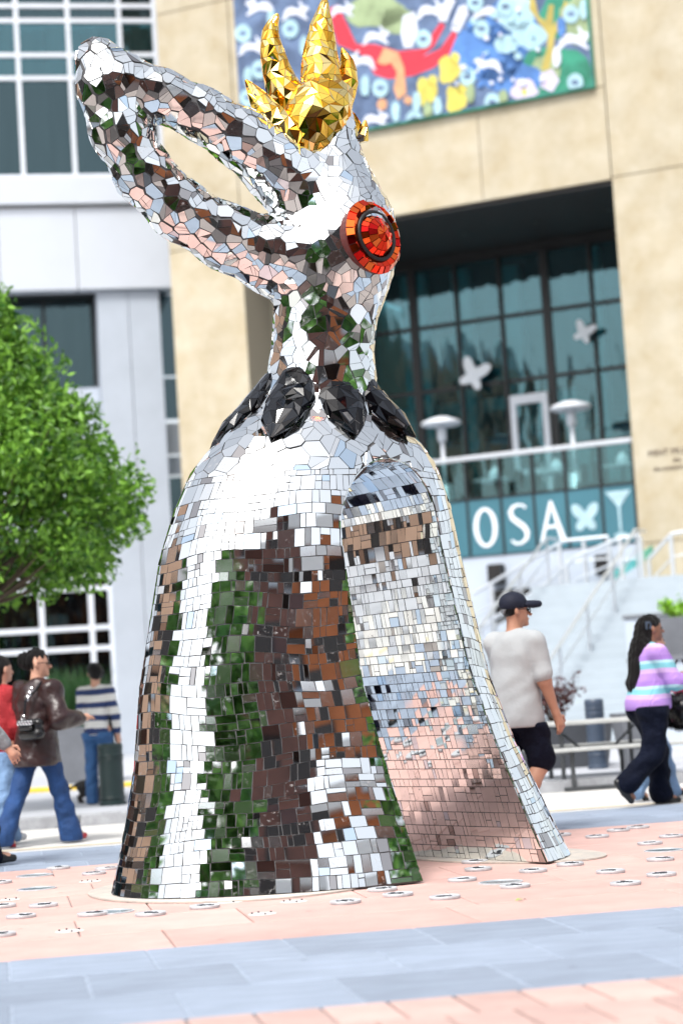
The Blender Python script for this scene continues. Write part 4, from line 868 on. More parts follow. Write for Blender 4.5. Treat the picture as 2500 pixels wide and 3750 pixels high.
rd = bk.build('red_disc', mat('dark_red_backing', (0.10, 0.012, 0.01), 0.5), scu); tag(q.build('facets', RED, rd), kind='stuff')
rg = MB(); rg.tube([toW(0.152 * math.cos(a), 0.152 * math.sin(a), 0.024) for a in np.linspace(0, 2 * math.pi, 41)], 0.014, 8, False); rg.build('black_ring', m_blkring, rd, True)
# --- black collar wedges round the neck
for i in range(7):
    a = ANG + 2 * math.pi * (i + 0.1) / 7; d_ = np.array([math.cos(a), math.sin(a), 0]); e1_, e2_ = d_ @ E1, d_ @ E2; f_ = 1 / math.sqrt((e1_ / BA) ** 2 + (e2_ / BB) ** 2)
    pts = [np.array([d_[0] * r_, d_[1] * r_, z]) for r_, z in ((0.29, 3.13), (f_ * 0.28, 2.94), (f_ * 0.39, 2.81), (f_ * 0.49, 2.68))]
    faceted('black_wedge', pts, [0.09, 0.17, 0.13, 0.01], BLK, 0.08, 60 + i, 0.55, tuple(d_ + np.array([0, 0, 0.6])))
# --- base plates on the paving
for cx, rx, ry in ((-0.84, 0.80, 1.06), (1.18, 0.46, 0.95)):
    pts = [E1 * (cx + rx * math.cos(t) * (1.0)) + E2 * (ry * math.sin(t) * (0.98)) for t in np.linspace(0, 2 * math.pi, 49)[:-1]]
    MB().add([(p[0], p[1], 0.001) for p in pts] + [(p[0], p[1], 0.010) for p in pts], [tuple(range(48, 96))] + [(i, (i + 1) % 48, (i + 1) % 48 + 48, i + 48) for i in range(48)]).build('base_plate', m_plate, scu)
# ================================================================ TREES
def leaves(mb_v, mb_f, pts, size, rnd):
    for p in pts:
        s = rnd.uniform(0.6, 1.25) * size; a = Vector((rnd.gauss(0, 1), rnd.gauss(0, 1), rnd.gauss(0, 0.8))).normalized(); b = a.orthogonal().normalized(); b.rotate(Matrix.Rotation(rnd.uniform(0, 6.28), 3, a)); c = a.cross(b)
        n = len(mb_v); P = Vector(p); w = 0.42
        mb_v += [P - b * s, P + c * s * w + a * s * 0.12, P + b * s, P - c * s * w + a * s * 0.12]; mb_f += [(n, n + 1, n + 2), (n, n + 2, n + 3)]
def tree_mesh(seed, H, trunk_h, rad, nclump, per, size, prof, m, name='crown'):
    rnd = random.Random(seed); V_, F_ = [], []; limbs = MB(); tr = MB(); top = Vector((0, 0, H * 0.9))
    tr.tube([(0, 0, 0), (0.02, 0.01, trunk_h * 0.5), (0.05, 0, trunk_h), (0.02, 0.03, H * 0.55), (0, 0, H * 0.86)], [0.12 * H / 5, 0.095 * H / 5, 0.085 * H / 5, 0.05 * H / 5, 0.012], 10)
    for i in range(nclump):
        z = trunk_h + (H - trunk_h) * rnd.random() ** 1.0; t = (z - trunk_h) / (H - trunk_h); rmax = rad * prof(t); r = rmax * math.sqrt(rnd.uniform(0.12, 1)); a = rnd.uniform(0, 6.283)
        c = Vector((r * math.cos(a), r * math.sin(a), z + rnd.gauss(0, 0.05))); cs = rad * rnd.uniform(0.13, 0.24)
        if i % 2 == 0: s0 = Vector((0, 0, max(trunk_h * 0.9, z - r * 0.7 - 0.1))); limbs.tube([s0, s0.lerp(c, 0.5) + Vector((0, 0, -0.04)), c], [0.018 * H / 5, 0.011 * H / 5, 0.004], 5)
        pts = []
        for k in range(int(per * rnd.uniform(0.6, 1.4))):
            d = Vector((rnd.gauss(0, 1), rnd.gauss(0, 1), rnd.gauss(0, 0.75))).normalized() * cs * rnd.random() ** 0.45; pts.append(c + d + Vector((0, 0, -0.25 * d.xy.length)))
        leaves(V_, F_, pts, size, rnd)
    return tr.mesh('trunk', m_bark, True), limbs.mesh('limbs', m_bark, True), npmesh(name, np.array([tuple(v) for v in V_]), np.array(F_), m, False)
def tree(name, label, loc, meshes, sc=1.0, rz=0.0, group=None):
    t = thing(name, label, 'tree', loc, rz, group); t.scale = (sc,) * 3
    tk = inst('trunk', meshes[0], t); inst('branches', meshes[1], tk); inst('crown', meshes[2], t)
pr1 = lambda t: (0.62 + 1.6 * t if t < 0.24 else 1.0 - 0.98 * ((t - 0.24) / 0.76) ** 1.35)
tm = tree_mesh(2, 5.55, 2.42, 1.74, 300, 150, 0.056, pr1, m_leaf)
tx = at(-52, 2300, 22.0); tree('street_tree', 'bright green leafy street tree at the left edge before the grey building', (tx[0], 22.0, 0.1), tm)
pr2 = lambda t: math.sin(math.pi * min(max(0.12 + 0.8 * t, 0), 1)) ** 0.6
tb = tree_mesh(9, 9.0, 2.0, 3.1, 170, 110, 0.13, pr2, m_leafd)
for i, (x, y, s, r_) in enumerate(((-3.4, -1.6, 0.80, 2.2), (-5.6, -0.5, 0.86, 0.3), (-7.8, 1.0, 0.90, 1.4), (-15.0, 12.5, 0.85, 4.0), (9.8, 7.0, 0.72, 5.0), (12.0, 13.5, 0.8, 0.8))):
    tree('plaza_tree', 'dark green plaza tree mirrored in the tiles, ' + ('directly behind the viewer', 'nearest to the left of the viewer', 'second to the left of the viewer', 'furthest to the left of the sculpture', 'nearer one to the right of the sculpture', 'further one to the right of the sculpture')[i], (x, y, 0), tb, s, r_, 'trees round the plaza')

# ================================================================ PEOPLE
m_skin = mat('skin_light', (0.55, 0.30, 0.21), 0.5, var=0.08, scale=12); m_skinb = mat('skin_brown', (0.26, 0.12, 0.075), 0.5, var=0.08, scale=12); m_skint = mat('skin_tan', (0.46, 0.23, 0.15), 0.5, var=0.08, scale=12)
m_hair = mat('black_hair', (0.004, 0.003, 0.003), 0.4, spec=0.3, var=0.4, scale=14, bump=0.8, bscale=70, stretch=(5, 5, 0.5)); m_leather = mat('brown_leather', (0.026, 0.010, 0.010), 0.34, var=0.25, scale=6, bump=0.55, bscale=8, bdist=0.045)
m_jean = mat('blue_denim', (0.008, 0.045, 0.155), 0.8, var=0.25, scale=5, bump=0.9, bscale=11, bdist=0.045); m_jeanl = mat('pale_denim', (0.17, 0.28, 0.46), 0.8, var=0.2, scale=5, bump=0.9, bscale=11, bdist=0.045); m_jeand = mat('dark_denim', (0.002, 0.004, 0.013), 0.85, spec=0.15, var=0.3, scale=5, bump=0.9, bscale=11, bdist=0.045)
m_navy = mat('navy_cotton', (0.004, 0.005, 0.014), 0.85, spec=0.15, var=0.25, scale=6, bump=0.9, bscale=11, bdist=0.045); m_shirt = mat('grey_knit_shirt', (0.42, 0.44, 0.45), 0.9, var=0.05, scale=8, bump=0.35, bscale=6, bdist=0.04); m_redc = mat('red_cotton', (0.32, 0.012, 0.018), 0.8, var=0.15, scale=6, bump=0.9, bscale=11, bdist=0.045)
m_greyc = mat('grey_cotton', (0.22, 0.24, 0.26), 0.85, var=0.12, scale=6, bump=0.9, bscale=11, bdist=0.045); m_pinkc = mat('pink_cotton', (0.80, 0.10, 0.22), 0.8, var=0.1, scale=6, bump=0.9, bscale=11, bdist=0.045); m_shoer = mat('red_shoe', (0.42, 0.01, 0.02), 0.4); m_shoeb = mat('black_shoe', (0.01, 0.01, 0.011), 0.4); m_shoew = mat('white_shoe', (0.7, 0.7, 0.7), 0.6)
m_cap = mat('navy_cap', (0.012, 0.015, 0.03), 0.7, spec=0.25, var=0.15, scale=8); m_bagm = mat('black_leather', (0.008, 0.008, 0.009), 0.25, var=0.3, scale=10); m_chrome = mat('chrome', (0.7, 0.7, 0.72), 0.15, metal=1.0); m_eye = mat('eye_white', (0.7, 0.7, 0.68), 0.2); m_lens2 = mat('spectacle_black', (0.01, 0.01, 0.01), 0.2)
m_jeanm = mat('mid_denim', (0.035, 0.11, 0.27), 0.8, var=0.2, scale=5, bump=0.9, bscale=11, bdist=0.045)
def stripes(name, cols, freq, wob=0.0, knit=0.0):
    m = bpy.data.materials.new(name); m.use_nodes = True; t = m.node_tree; L = t.links; b = t.nodes['Principled BSDF']; b.inputs['Roughness'].default_value = 0.9
    tc = t.nodes.new('ShaderNodeTexCoord'); sx = t.nodes.new('ShaderNodeSeparateXYZ'); L.new(tc.outputs['Object'], sx.inputs[0])
    nz = t.nodes.new('ShaderNodeTexNoise'); nz.inputs['Scale'].default_value = 3; L.new(tc.outputs['Object'], nz.inputs['Vector'])
    a = t.nodes.new('ShaderNodeMath'); a.operation = 'MULTIPLY_ADD'; a.inputs[1].default_value = wob; L.new(nz.outputs['Fac'], a.inputs[0]); L.new(sx.outputs['Z'], a.inputs[2])
    f = t.nodes.new('ShaderNodeMath'); f.operation = 'MULTIPLY'; f.inputs[1].default_value = freq; L.new(a.outputs[0], f.inputs[0]); g = t.nodes.new('ShaderNodeMath'); g.operation = 'FRACT'; L.new(f.outputs[0], g.inputs[0])
    cr = t.nodes.new('ShaderNodeValToRGB'); cr.color_ramp.interpolation = 'CONSTANT'
    for i, (p, c) in enumerate(cols):
        e = cr.color_ramp.elements[i] if i < 2 else cr.color_ramp.elements.new(p)
        e.position = p; e.color = (*c, 1)
    L.new(g.outputs[0], cr.inputs[0]); L.new(cr.outputs[0], b.inputs['Base Color'])
    wv = t.nodes.new('ShaderNodeTexWave'); wv.inputs['Scale'].default_value = 30; wv.inputs['Distortion'].default_value = 1.0; L.new(tc.outputs['Object'], wv.inputs['Vector']); bp = t.nodes.new('ShaderNodeBump'); bp.inputs['Strength'].default_value = 0.4; bp.inputs['Distance'].default_value = 0.01; L.new(wv.outputs[0], bp.inputs['Height']); L.new(bp.outputs[0], b.inputs['Normal']); return m
m_stripe = stripes('navy_white_stripes', [(0.0, (0.72, 0.72, 0.70)), (0.55, (0.025, 0.045, 0.14))], 7.0, 0.05)
m_knit = stripes('lilac_teal_knit', [(0.0, (0.42, 0.24, 0.62)), (0.30, (0.60, 0.40, 0.70)), (0.48, (0.20, 0.52, 0.60)), (0.68, (0.42, 0.66, 0.74)), (0.80, (0.36, 0.20, 0.58))], 4.6, 0.04)

def v3(*a): return np.array(a, float)
def folds(A, fx=26., fz=17., ph=0.0):
    return lambda x, y, z: A * (np.sin(fx * x + 5 * np.sin(6 * z + ph) + ph) * np.cos(fx * 0.8 * y + 3 * np.sin(9 * z)) + 0.7 * np.sin(fz * z + 7 * np.sin(4 * x + ph) + 6 * y))
class Person:
    """skeleton in its own frame: x to its right, y forward, z up; limbs posed by angles in degrees"""
    def __init__(s, name, label, px, py, head, Ht, legs, arms, lean=4, headyaw=0, zg=0.0, fat=1.0, group=None, Yoff=0.0):
        s.H = Ht; s.fat = fat; k = Ht; th, sh = 0.245 * k, 0.245 * k; s.J = {}; J = s.J; low = 9
        g = ground(px, py, zg)
        hip = v3(0, 0, 0.0)
        for sd, (ta, kn, ab) in zip((-1, 1), legs):
            h = hip + (sd * 0.052 * k * fat, 0, 0); a = R(ta); b = R(ta - kn); o = math.sin(R(ab)) * sd
            kp = h + v3(o * th, math.sin(a) * th, -math.cos(a) * th); an = kp + v3(o * sh * 0.5, math.sin(b) * sh, -math.cos(b) * sh)
            J['hip', sd], J['knee', sd], J['ank', sd] = h, kp, an; J['foot', sd] = R(max(min(ta - kn, 10), -60)); low = min(low, an[2] - 0.045 * k, an[2] - 0.04 * k + 0.0 - (0.09 * k * math.sin(-J['foot', sd]) if J['foot', sd] < -0.2 else 0))
        for q in list(J):
            if q[0] != 'foot': J[q] = J[q] - (0, 0, low)
        hip = v3(0, 0, -low); ln = R(lean); upv = v3(0, math.sin(ln), math.cos(ln))
        J['pel'] = hip; J['waist'] = hip + upv * 0.10 * k; J['chest'] = hip + upv * 0.225 * k; J['neck'] = hip + upv * 0.315 * k; J['head'] = J['neck'] + upv * 0.105 * k + (0, 0.012 * k, 0)
        s.upv = upv; s.yaw = R(headyaw)
        for sd, (sw, ab, el) in zip((-1, 1), arms):
            shd = hip + upv * 0.285 * k + (sd * 0.105 * k * (0.5 + 0.5 * fat), 0, 0); a = R(sw); o = R(ab)
            e = shd + 0.175 * k * v3(sd * math.sin(o), math.sin(a) * math.cos(o), -math.cos(a) * math.cos(o)); a2 = R(sw + el); w = e + 0.15 * k * v3(sd * math.sin(o) * 0.35 - sd * 0.12 * math.sin(R(el)), math.sin(a2), -math.cos(a2))
            J['sho', sd], J['elb', sd], J['wri', sd] = shd, e, w
        s.t = thing(name, label, 'person', (g[0], g[1] + Yoff, zg), head, group)
    def hd(s, x, y, z):
        """point in head space (units of head height ~0.13 H)"""
        u = 0.13 * s.H; c, n = math.cos(s.yaw), math.sin(s.yaw); return s.J['head'] + u * v3(x * c - y * n, x * n + y * c, z)
    def body(s, m, h=0.011):
        k = s.H; J = s.J; q = SDF(); f = s.fat; u = 0.13 * k
        q.ell(s.hd(0, 0.0, 0.16), (0.37 * u, 0.42 * u, 0.40 * u), k=0.02).ell(s.hd(0, 0.12, -0.12), (0.30 * u, 0.32 * u, 0.40 * u), k=0.03)
        q.cap(s.hd(0, 0.43, 0.02), s.hd(0, 0.53, -0.13), 0.035 * u, 0.065 * u, k=0.012).cap(s.hd(-0.10, 0.40, -0.28), s.hd(0.10, 0.40, -0.28), 0.05 * u, k=0.012).ell(s.hd(0, 0.34, -0.43), (0.13 * u, 0.11 * u, 0.09 * u), k=0.02)
        for sd in (-1, 1): q.ell(s.hd(sd * 0.38, -0.02, -0.02), (0.05 * u, 0.10 * u, 0.16 * u), k=0.012)
        q.cap(J['neck'] - s.upv * 0.03 * k, s.hd(0, -0.04, -0.25), 0.036 * k, 0.032 * k, k=0.03)
        q.cap(J['pel'], J['waist'], 0.082 * k * f, 0.072 * k * f, 0.72, k=0.05).cap(J['waist'], J['chest'], 0.072 * k * f, 0.09 * k * f, 0.7, k=0.05).cap(J['chest'], J['neck'] - s.upv * 0.03 * k, 0.085 * k, 0.045 * k, 0.7, k=0.05)
        for sd in (-1, 1):
            q.cap(J['sho', sd] * (0.6, 1, 1), J['sho', sd], 0.04 * k, 0.036 * k, k=0.04).cap(J['sho', sd], J['elb', sd], 0.034 * k * f, 0.026 * k * f).cap(J['elb', sd], J['wri', sd], 0.027 * k * f, 0.017 * k)
            d = J['wri', sd] - J['elb', sd]; d /= np.linalg.norm(d); fw = v3(0, 1, 0) - d * d[1]; fw /= np.linalg.norm(fw); si = np.cross(d, fw)
            w = J['wri', sd]; pm = w + d * 0.05 * k; q.cap(w, pm, 0.017 * k, 0.021 * k, k=0.02)
            for i, (o, l) in enumerate(((-1.5, 0.042), (-0.5, 0.05), (0.5, 0.047), (1.5, 0.036))):
                b0 = pm + fw * o * 0.0125 * k; b1 = b0 + d * l * 0.55 * k + fw * o * 0.003 * k; b2 = b1 + (d * 0.75 - si * sd * 0.6) * l * 0.5 * k; q.cap(b0, b1, 0.0065 * k, 0.006 * k, k=0.006).cap(b1, b2, 0.006 * k, 0.005 * k, k=0.005)
            b0 = w + d * 0.018 * k + fw * 0.016 * k; b1 = b0 + (d * 0.6 + fw * 0.7) * 0.028 * k; q.cap(b0, b1, 0.008 * k, 0.007 * k, k=0.008).cap(b1, b1 + d * 0.022 * k, 0.007 * k, 0.0055 * k, k=0.006)
            q.cap(J['hip', sd], J['knee', sd], 0.050 * k, 0.037 * k, k=0.04).cap(J['knee', sd], J['ank', sd] + (J['knee', sd] - J['ank', sd]) * 0.55, 0.035 * k, 0.036 * k).cap(J['ank', sd] + (J['knee', sd] - J['ank', sd]) * 0.55, J['ank', sd], 0.036 * k, 0.021 * k)
            fd = s.fdir(sd); q.cap(J['ank', sd] - (0, 0, 0.012 * k), J['ank', sd] + fd * 0.075 * k - (0, 0, 0.020 * k), 0.022 * k, 0.018 * k, k=0.02)
        return q.build('body', m, s.t, h)
    def fdir(s, sd): a = s.J['foot', sd]; return v3(0, math.cos(a), math.sin(a) if a < -0.2 else 0)
    def pants(s, m, radii, end=1.0, waist=1.0, A=0.006, hem=None, name='trousers', kneeonly=False, seat=1.0):
        k = s.H; J = s.J; q = SDF(); f = s.fat
        q.cap(J['pel'] - (0, 0, 0.005 * k), J['waist'] - s.upv * 0.03 * k, 0.094 * k * f * seat, 0.084 * k * f * waist, 0.78, k=0.04)
        for sd in (-1, 1):
            q.ell(J['hip', sd] + (0, -0.022 * k, -0.01 * k), (0.066 * k * f * seat, 0.075 * k * f * seat, 0.08 * k), k=0.04)
            a, b, c = J['hip', sd], J['knee', sd], J['ank', sd] - (0, 0, 0.022 * k)
            if end <= 0.5: q.cap(a, a + (b - a) * end * 2, radii[0] * k, radii[1] * k, k=0.03)
            else: q.cap(a, b, radii[0] * k, radii[1] * k, k=0.03).cap(b, b + (c - b) * 0.5, radii[1] * k, radii[2] * k, k=0.03).cap(b + (c - b) * 0.5, b + (c - b) * (end * 2 - 1), radii[2] * k, radii[3] * k, k=0.03)
        return q.build(name, m, s.t, 0.0125, folds(A, 30, 34, k), zmin=0.012, zmax=None if hem is None else (s.J['waist'] - s.upv * (hem + 0.1) * k)[2] - 0.03 * k + 0.03)
    def top(s, m, hem=0.02, bulk=1.0, sleeve=1.0, A=0.004, name='top', arm=0.042, belly=0.0, cuff=None):
        k = s.H; J = s.J; q = SDF(); f = s.fat * bulk; lo = J['waist'] - s.upv * (hem + 0.1) * k
        q.cap(lo + (0, -0.008 * k, 0), J['waist'], 0.104 * k * f, 0.092 * k * f, 0.96, k=0.05).cap(J['waist'], J['chest'], 0.088 * k * f + belly, 0.098 * k * f, 0.76, k=0.05).cap(J['chest'], J['neck'] - s.upv * 0.035 * k, 0.096 * k * bulk, 0.055 * k, 0.76, k=0.05)
        for sd in (-1, 1):
            q.cap(J['sho', sd] * (0.5, 1, 1) + (0, 0, 0.004), J['sho', sd], 0.046 * k, 0.044 * k * bulk, k=0.05)
            e, w = J['elb', sd], J['wri', sd]
            if sleeve <= 0.5: q.cap(J['sho', sd], J['sho', sd] + (e - J['sho', sd]) * sleeve * 2, arm * k * bulk * 1.02, arm * k * bulk * 1.06, k=0.03)
            else: q.cap(J['sho', sd], e, arm * k * bulk, arm * 0.9 * k * bulk, k=0.03).cap(e, e + (w - e) * (sleeve * 2 - 1), arm * 0.9 * k * bulk, (cuff or arm * 0.68) * k * bulk, k=0.03)
        return q.build(name, m, s.t, 0.0125, folds(A, 22, 15, k + 1), zmin=lo[2] - 0.03 * k)
    def shoes(s, m, big=1.0):
        k = s.H; J = s.J
        for sd in (-1, 1):
            fd = s.fdir(sd); a = J['ank', sd]; q = SDF(); dn = v3(0, -fd[2], fd[1])
            q.cap(a - fd * 0.022 * k - dn * 0.022 * k, a + fd * 0.045 * k - dn * 0.026 * k, 0.024 * k * big, 0.023 * k * big, k=0.02).cap(a + fd * 0.045 * k - dn * 0.026 * k, a + fd * 0.10 * k - dn * 0.030 * k, 0.023 * k * big, 0.017 * k * big, k=0.02)
            q.build('shoe', m, s.t, 0.009, zmin=0.002)
    def face(s, hairm=None):
        u = 0.13 * s.H
        for sd in (-1, 1):
            e = MB(); c = s.hd(sd * 0.155, 0.405, 0.02); e.lathe([(0.005 * u, -0.05 * u), (0.045 * u, -0.02 * u), (0.05 * u, 0), (0.045 * u, 0.02 * u), (0.005 * u, 0.05 * u)], 10); e.build('eye', m_lens2, s.t, True, tuple(c))
    def glasses(s):
        u = 0.13 * s.H; g = MB()
        for sd in (-1, 1):
            g.tube([s.hd(sd * (0.17 + 0.11 * math.cos(a)), 0.47, 0.0 + 0.085 * math.sin(a)) for a in np.linspace(0, 2 * math.pi, 17)], 0.014 * u, 6, False); g.tube([s.hd(sd * 0.28, 0.46, 0.03), s.hd(sd * 0.40, 0.2, 0.04), s.hd(sd * 0.41, -0.02, 0.05)], 0.013 * u, 6)
        g.tube([s.hd(-0.06, 0.49, 0.02), s.hd(0.06, 0.49, 0.02)], 0.013 * u, 6); return g.build('glasses', m_lens2, s.t)
    def hair(s, prims, m=None, A=0.004, h=0.010):
        u = 0.13 * s.H; q = SDF()
        for p in prims:
            if p[0] == 'e': q.ell(s.hd(*p[1]), tuple(x * u for x in p[2]), k=0.025)
            elif p[0] == 'x': q.ell(s.hd(*p[1]), tuple(x * u for x in p[2]), cut=True)
            else: q.cap(s.hd(*p[1]), s.hd(*p[2]), p[3] * u, p[4] * u, k=0.04)
        return q.build('hair', m or m_hair, s.t, h, folds(A, 120, 25, 1.0))
CAPH = [('e', (0, -0.06, 0.20), (0.42, 0.46, 0.42)), ('x', (0, 0.55, -0.15), (0.42, 0.36, 0.48))]
# woman in the brown leather jacket (left, walking right and away)
p = Person('person', 'woman in brown leather jacket and flared blue jeans walking at the left', 158, 3094, R(-36), 1.63, ((-20, 12, 3), (18, 2, 3)), ((14, 12, 115), (-8, 24, 98)), 2, -48)
p.body(m_skin); p.pants(m_jean, (0.064, 0.045, 0.047, 0.064), hem=0.085); p.top(m_leather, 0.085, 1.20, 0.97, 0.009, 'jacket', 0.050); p.shoes(m_shoer)
p.hair(CAPH + [('e', (0, -0.42, 0.22), (0.34, 0.30, 0.33)), ('c', (0.1, -0.55, 0.35), (-0.12, -0.50, 0.05), 0.17, 0.18)], A=0.012); p.face(); p.glasses()
cq = SDF(); cq.cap(p.J['neck'] - p.upv * 0.03 + (-0.06, -0.02, 0), p.J['neck'] - p.upv * 0.03 + (0.06, -0.02, 0), 0.062, k=0.02); cq.build('collar', m_leather, p.t, 0.011, zmax=p.J['neck'][2] + 0.02)
def world(pp, v): return tuple(Matrix.Translation(pp.t.location) @ Matrix.Rotation(pp.t.rotation_euler[2], 4, 'Z') @ Vector(v))
hb = thing('handbag', 'small black leather handbag with chain strap hanging behind the leather jacket', 'handbag', p.t.location, p.t.rotation_euler[2])
bc = p.J['waist'] + v3(0.12, -0.20, -0.02)
SDF().cap(bc + (-0.085, 0, 0.03), bc + (0.085, 0, 0.03), 0.05, k=0.02).cap(bc + (-0.085, 0, -0.05), bc + (0.085, 0, -0.05), 0.055, k=0.03).build('pouch', m_bagm, hb, 0.01, folds(0.003)); SDF().cap(bc + (-0.09, -0.05, 0.05), bc + (0.09, -0.05, 0.05), 0.022, k=0.01).cap(bc + (-0.06, -0.06, 0.0), bc + (0.06, -0.06, 0.0), 0.02, k=0.02).build('flap', m_bagm, hb, 0.008)
s0 = p.J['sho', 1] * (0.72, 1, 1) + (0, -0.07, 0.06); s1 = bc + v3(-0.07, -0.01, 0.07)
MB().tube([s0 + (0, 0.09, 0), s0, s0 + (0, -0.085, -0.08), s0 * 0.55 + s1 * 0.45 + (0, -0.09, 0), s1], 0.011, 6).build('strap', m_bagm, hb)
for q in (0.18, 0.3, 0.42, 0.93):
    c = s0 * (1 - q) + s1 * q + (0, -0.085 + 0.06 * (q > 0.8), 0); MB().tube([c + (0.02 * math.cos(a), 0, 0.02 * math.sin(a)) for a in np.linspace(0, 6.283, 13)], 0.006, 6, False).build('ring', m_chrome, hb)
for i in range(5): MB().tube([bc + (-0.07 + i * 0.035 + 0.015 * math.cos(a), -0.075, 0.045 + 0.015 * math.sin(a)) for a in np.linspace(0, 6.283, 11)], 0.005, 6, False).build('chain_link', m_chrome, hb)
# woman in red at the picture's edge, person in grey before her
p = Person('person', 'long haired woman in red top and pale jeans at the left edge', 20, 3096, R(-40), 1.58, ((14, 6, 2), (-10, 14, 2)), ((8, 6, 20), (4, 4, 16)), 3, -10)
p.body(m_skin); p.pants(m_jeanl, (0.070, 0.056, 0.056, 0.060), hem=0.02); p.top(m_redc, 0.02, 1.0, 0.9); p.shoes(m_shoew, 1.15); p.hair(CAPH + [('c', (0, -0.3, 0.1), (0, -0.42, -0.9), 0.34, 0.30), ('c', (0, -0.42, -0.9), (0.05, -0.45, -1.6), 0.30, 0.16)], A=0.006); p.face()
p = Person('person', 'person in grey sweatshirt and black trousers cut off by the left edge', -75, 3180, R(-70), 1.66, ((10, 4, 2), (-8, 10, 2)), ((4, 12, 18), (6, 16, 30)), 2, 0)
p.body(m_skin); p.pants(m_navy, (0.066, 0.052, 0.050, 0.050), hem=0.03); p.top(m_greyc, 0.03, 1.1, 0.97); p.shoes(m_shoeb); p.hair(CAPH); p.face()
# striped sweater with the dog
p = Person('person', 'woman in navy and white striped sweater standing behind the green bollard', 372, 2945, R(-12), 1.50, ((2, 2, 3), (-3, 3, 3)), ((6, 8, 60), (-4, 12, 14)), 0, 14, zg=0.1)
p.body(m_skin); p.pants(m_jeanm, (0.060, 0.046, 0.044, 0.048), hem=0.0); p.top(m_stripe, 0.0, 0.92, 0.96, 0.004, 'sweater', 0.044); p.shoes(m_shoeb); p.hair(CAPH + [('e', (0.05, -0.25, 0.05), (0.42, 0.36, 0.45)), ('e', (0.15, -0.42, 0.12), (0.26, 0.24, 0.26))], A=0.006); p.face(); strp = p
# man in cap
p = Person('person', 'man in navy cap, pale grey shirt and dark shorts walking right past the sculpture', 1925, 3052, R(-46), 1.74, ((-4, 4, 2), (14, 58, 2)), ((20, 6, 30), (6, 9, 16)), 2, -34, fat=1.12)
p.body(m_skint, 0.0095); p.pants(m_navy, (0.070, 0.062, 0.06, 0.06), 0.47, 1.0, 0.006, 0.05, 'shorts'); p.top(m_shirt, 0.05, 1.04, 0.40, 0.005, 'shirt', 0.044, 0.008); p.shoes(m_shoew, 1.1)
p.hair([('e', (0, -0.08, 0.14), (0.405, 0.44, 0.38)), ('x', (0, 0.55, -0.15), (0.46, 0.44, 0.55)), ('x', (0, 0.1, -0.62), (0.6, 0.8, 0.42))], A=0.002); p.face(); p.glasses(); u = 0.13 * p.H
cp = thing('baseball_cap', 'navy baseball cap with a small grey triangle badge on the man', 'cap', p.t.location, p.t.rotation_euler[2])
q = SDF(); q.ell(p.hd(0, -0.04, 0.24), (0.46 * u, 0.50 * u, 0.42 * u), k=0.02); q.ell(p.hd(0, 0.1, -0.26), (0.7 * u, 0.9 * u, 0.38 * u), cut=True); q.build('crown', m_cap, cp, 0.008)
q = SDF(); q.cap(p.hd(-0.17, 0.42, 0.22), p.hd(-0.12, 0.80, 0.19), 0.028 * u, 0.022 * u, k=0.06).cap(p.hd(0.17, 0.42, 0.22), p.hd(0.12, 0.80, 0.19), 0.028 * u, 0.022 * u, k=0.06).cap(p.hd(0, 0.42, 0.25), p.hd(0, 0.86, 0.21), 0.03 * u, 0.024 * u, k=0.08).cap(p.hd(-0.30, 0.34, 0.18), p.hd(-0.2, 0.68, 0.17), 0.026 * u, 0.02 * u, k=0.06).cap(p.hd(0.30, 0.34, 0.18), p.hd(0.2, 0.68, 0.17), 0.026 * u, 0.02 * u, k=0.06); q.build('visor', m_cap, cp, 0.007)
bd_ = [p.hd(0.20, -0.50, 0.06), p.hd(0.36, -0.40, 0.06), p.hd(0.27, -0.45, -0.10)]; nb_ = v3(0, 0, 0); cb = sum(bd_) / 3; on = (cb - p.hd(0, -0.04, 0.1)); on /= np.linalg.norm(on)
MB().add([tuple(a + on * 0.012) for a in bd_] + [tuple(a - on * 0.01) for a in bd_], [(0, 1, 2), (5, 4, 3), (0, 3, 4, 1), (1, 4, 5, 2), (2, 5, 3, 0)]).build('badge', m_greyc, cp)
a_, b_ = p.J['elb', 1], p.J['wri', 1]
for q, r_, m_, nm in ((0.18, 0.0345, m_navy, 'tattoo_band'), (0.93, 0.024, m_redc, 'bracelet')):
    c = a_ + (b_ - a_) * q; d = (b_ - a_) / np.linalg.norm(b_ - a_); SDF().cap(c - d * (0.007 if q < 0.5 else 0.004), c + d * (0.007 if q < 0.5 else 0.004), r_ * (1.02), k=0.01).build(nm, m_, p.t, 0.006)
# woman in striped knit with long hair
p = Person('person', 'long haired woman in lilac and teal knit sweater and dark jeans walking right', 2405, 2948, R(-74), 1.60, ((12, 10, 2), (-6, 46, 2)), ((30, 6, 70), (24, 8, 66)), 4, -6, fat=1.16)
p.body(m_skinb); p.pants(m_jeand, (0.080, 0.062, 0.056, 0.064), 0.94, 1.0, 0.006, -0.015, seat=1.08); p.top(m_knit, -0.015, 1.08, 0.86, 0.004, 'sweater', 0.050); p.shoes(m_shoeb)
p.hair([('e', (0, -0.08, 0.20), (0.44, 0.50, 0.42)), ('x', (0, 0.62, -0.15), (0.46, 0.36, 0.55)), ('c', (0, -0.30, 0.1), (0, -0.50, -0.8), 0.36, 0.40), ('c', (0.05, -0.56, -0.8), (0.12, -0.86, -2.2), 0.46, 0.38), ('c', (0.12, -0.86, -2.2), (0.12, -0.90, -3.2), 0.38, 0.14)], A=0.008); p.face()
MB().box(-0.012, 0.012, -0.03, 0.03, -0.035, 0.035, 0.008).build('hair_clip', m_bollb, p.t, False, tuple(p.hd(0.36, -0.22, 0.15)))
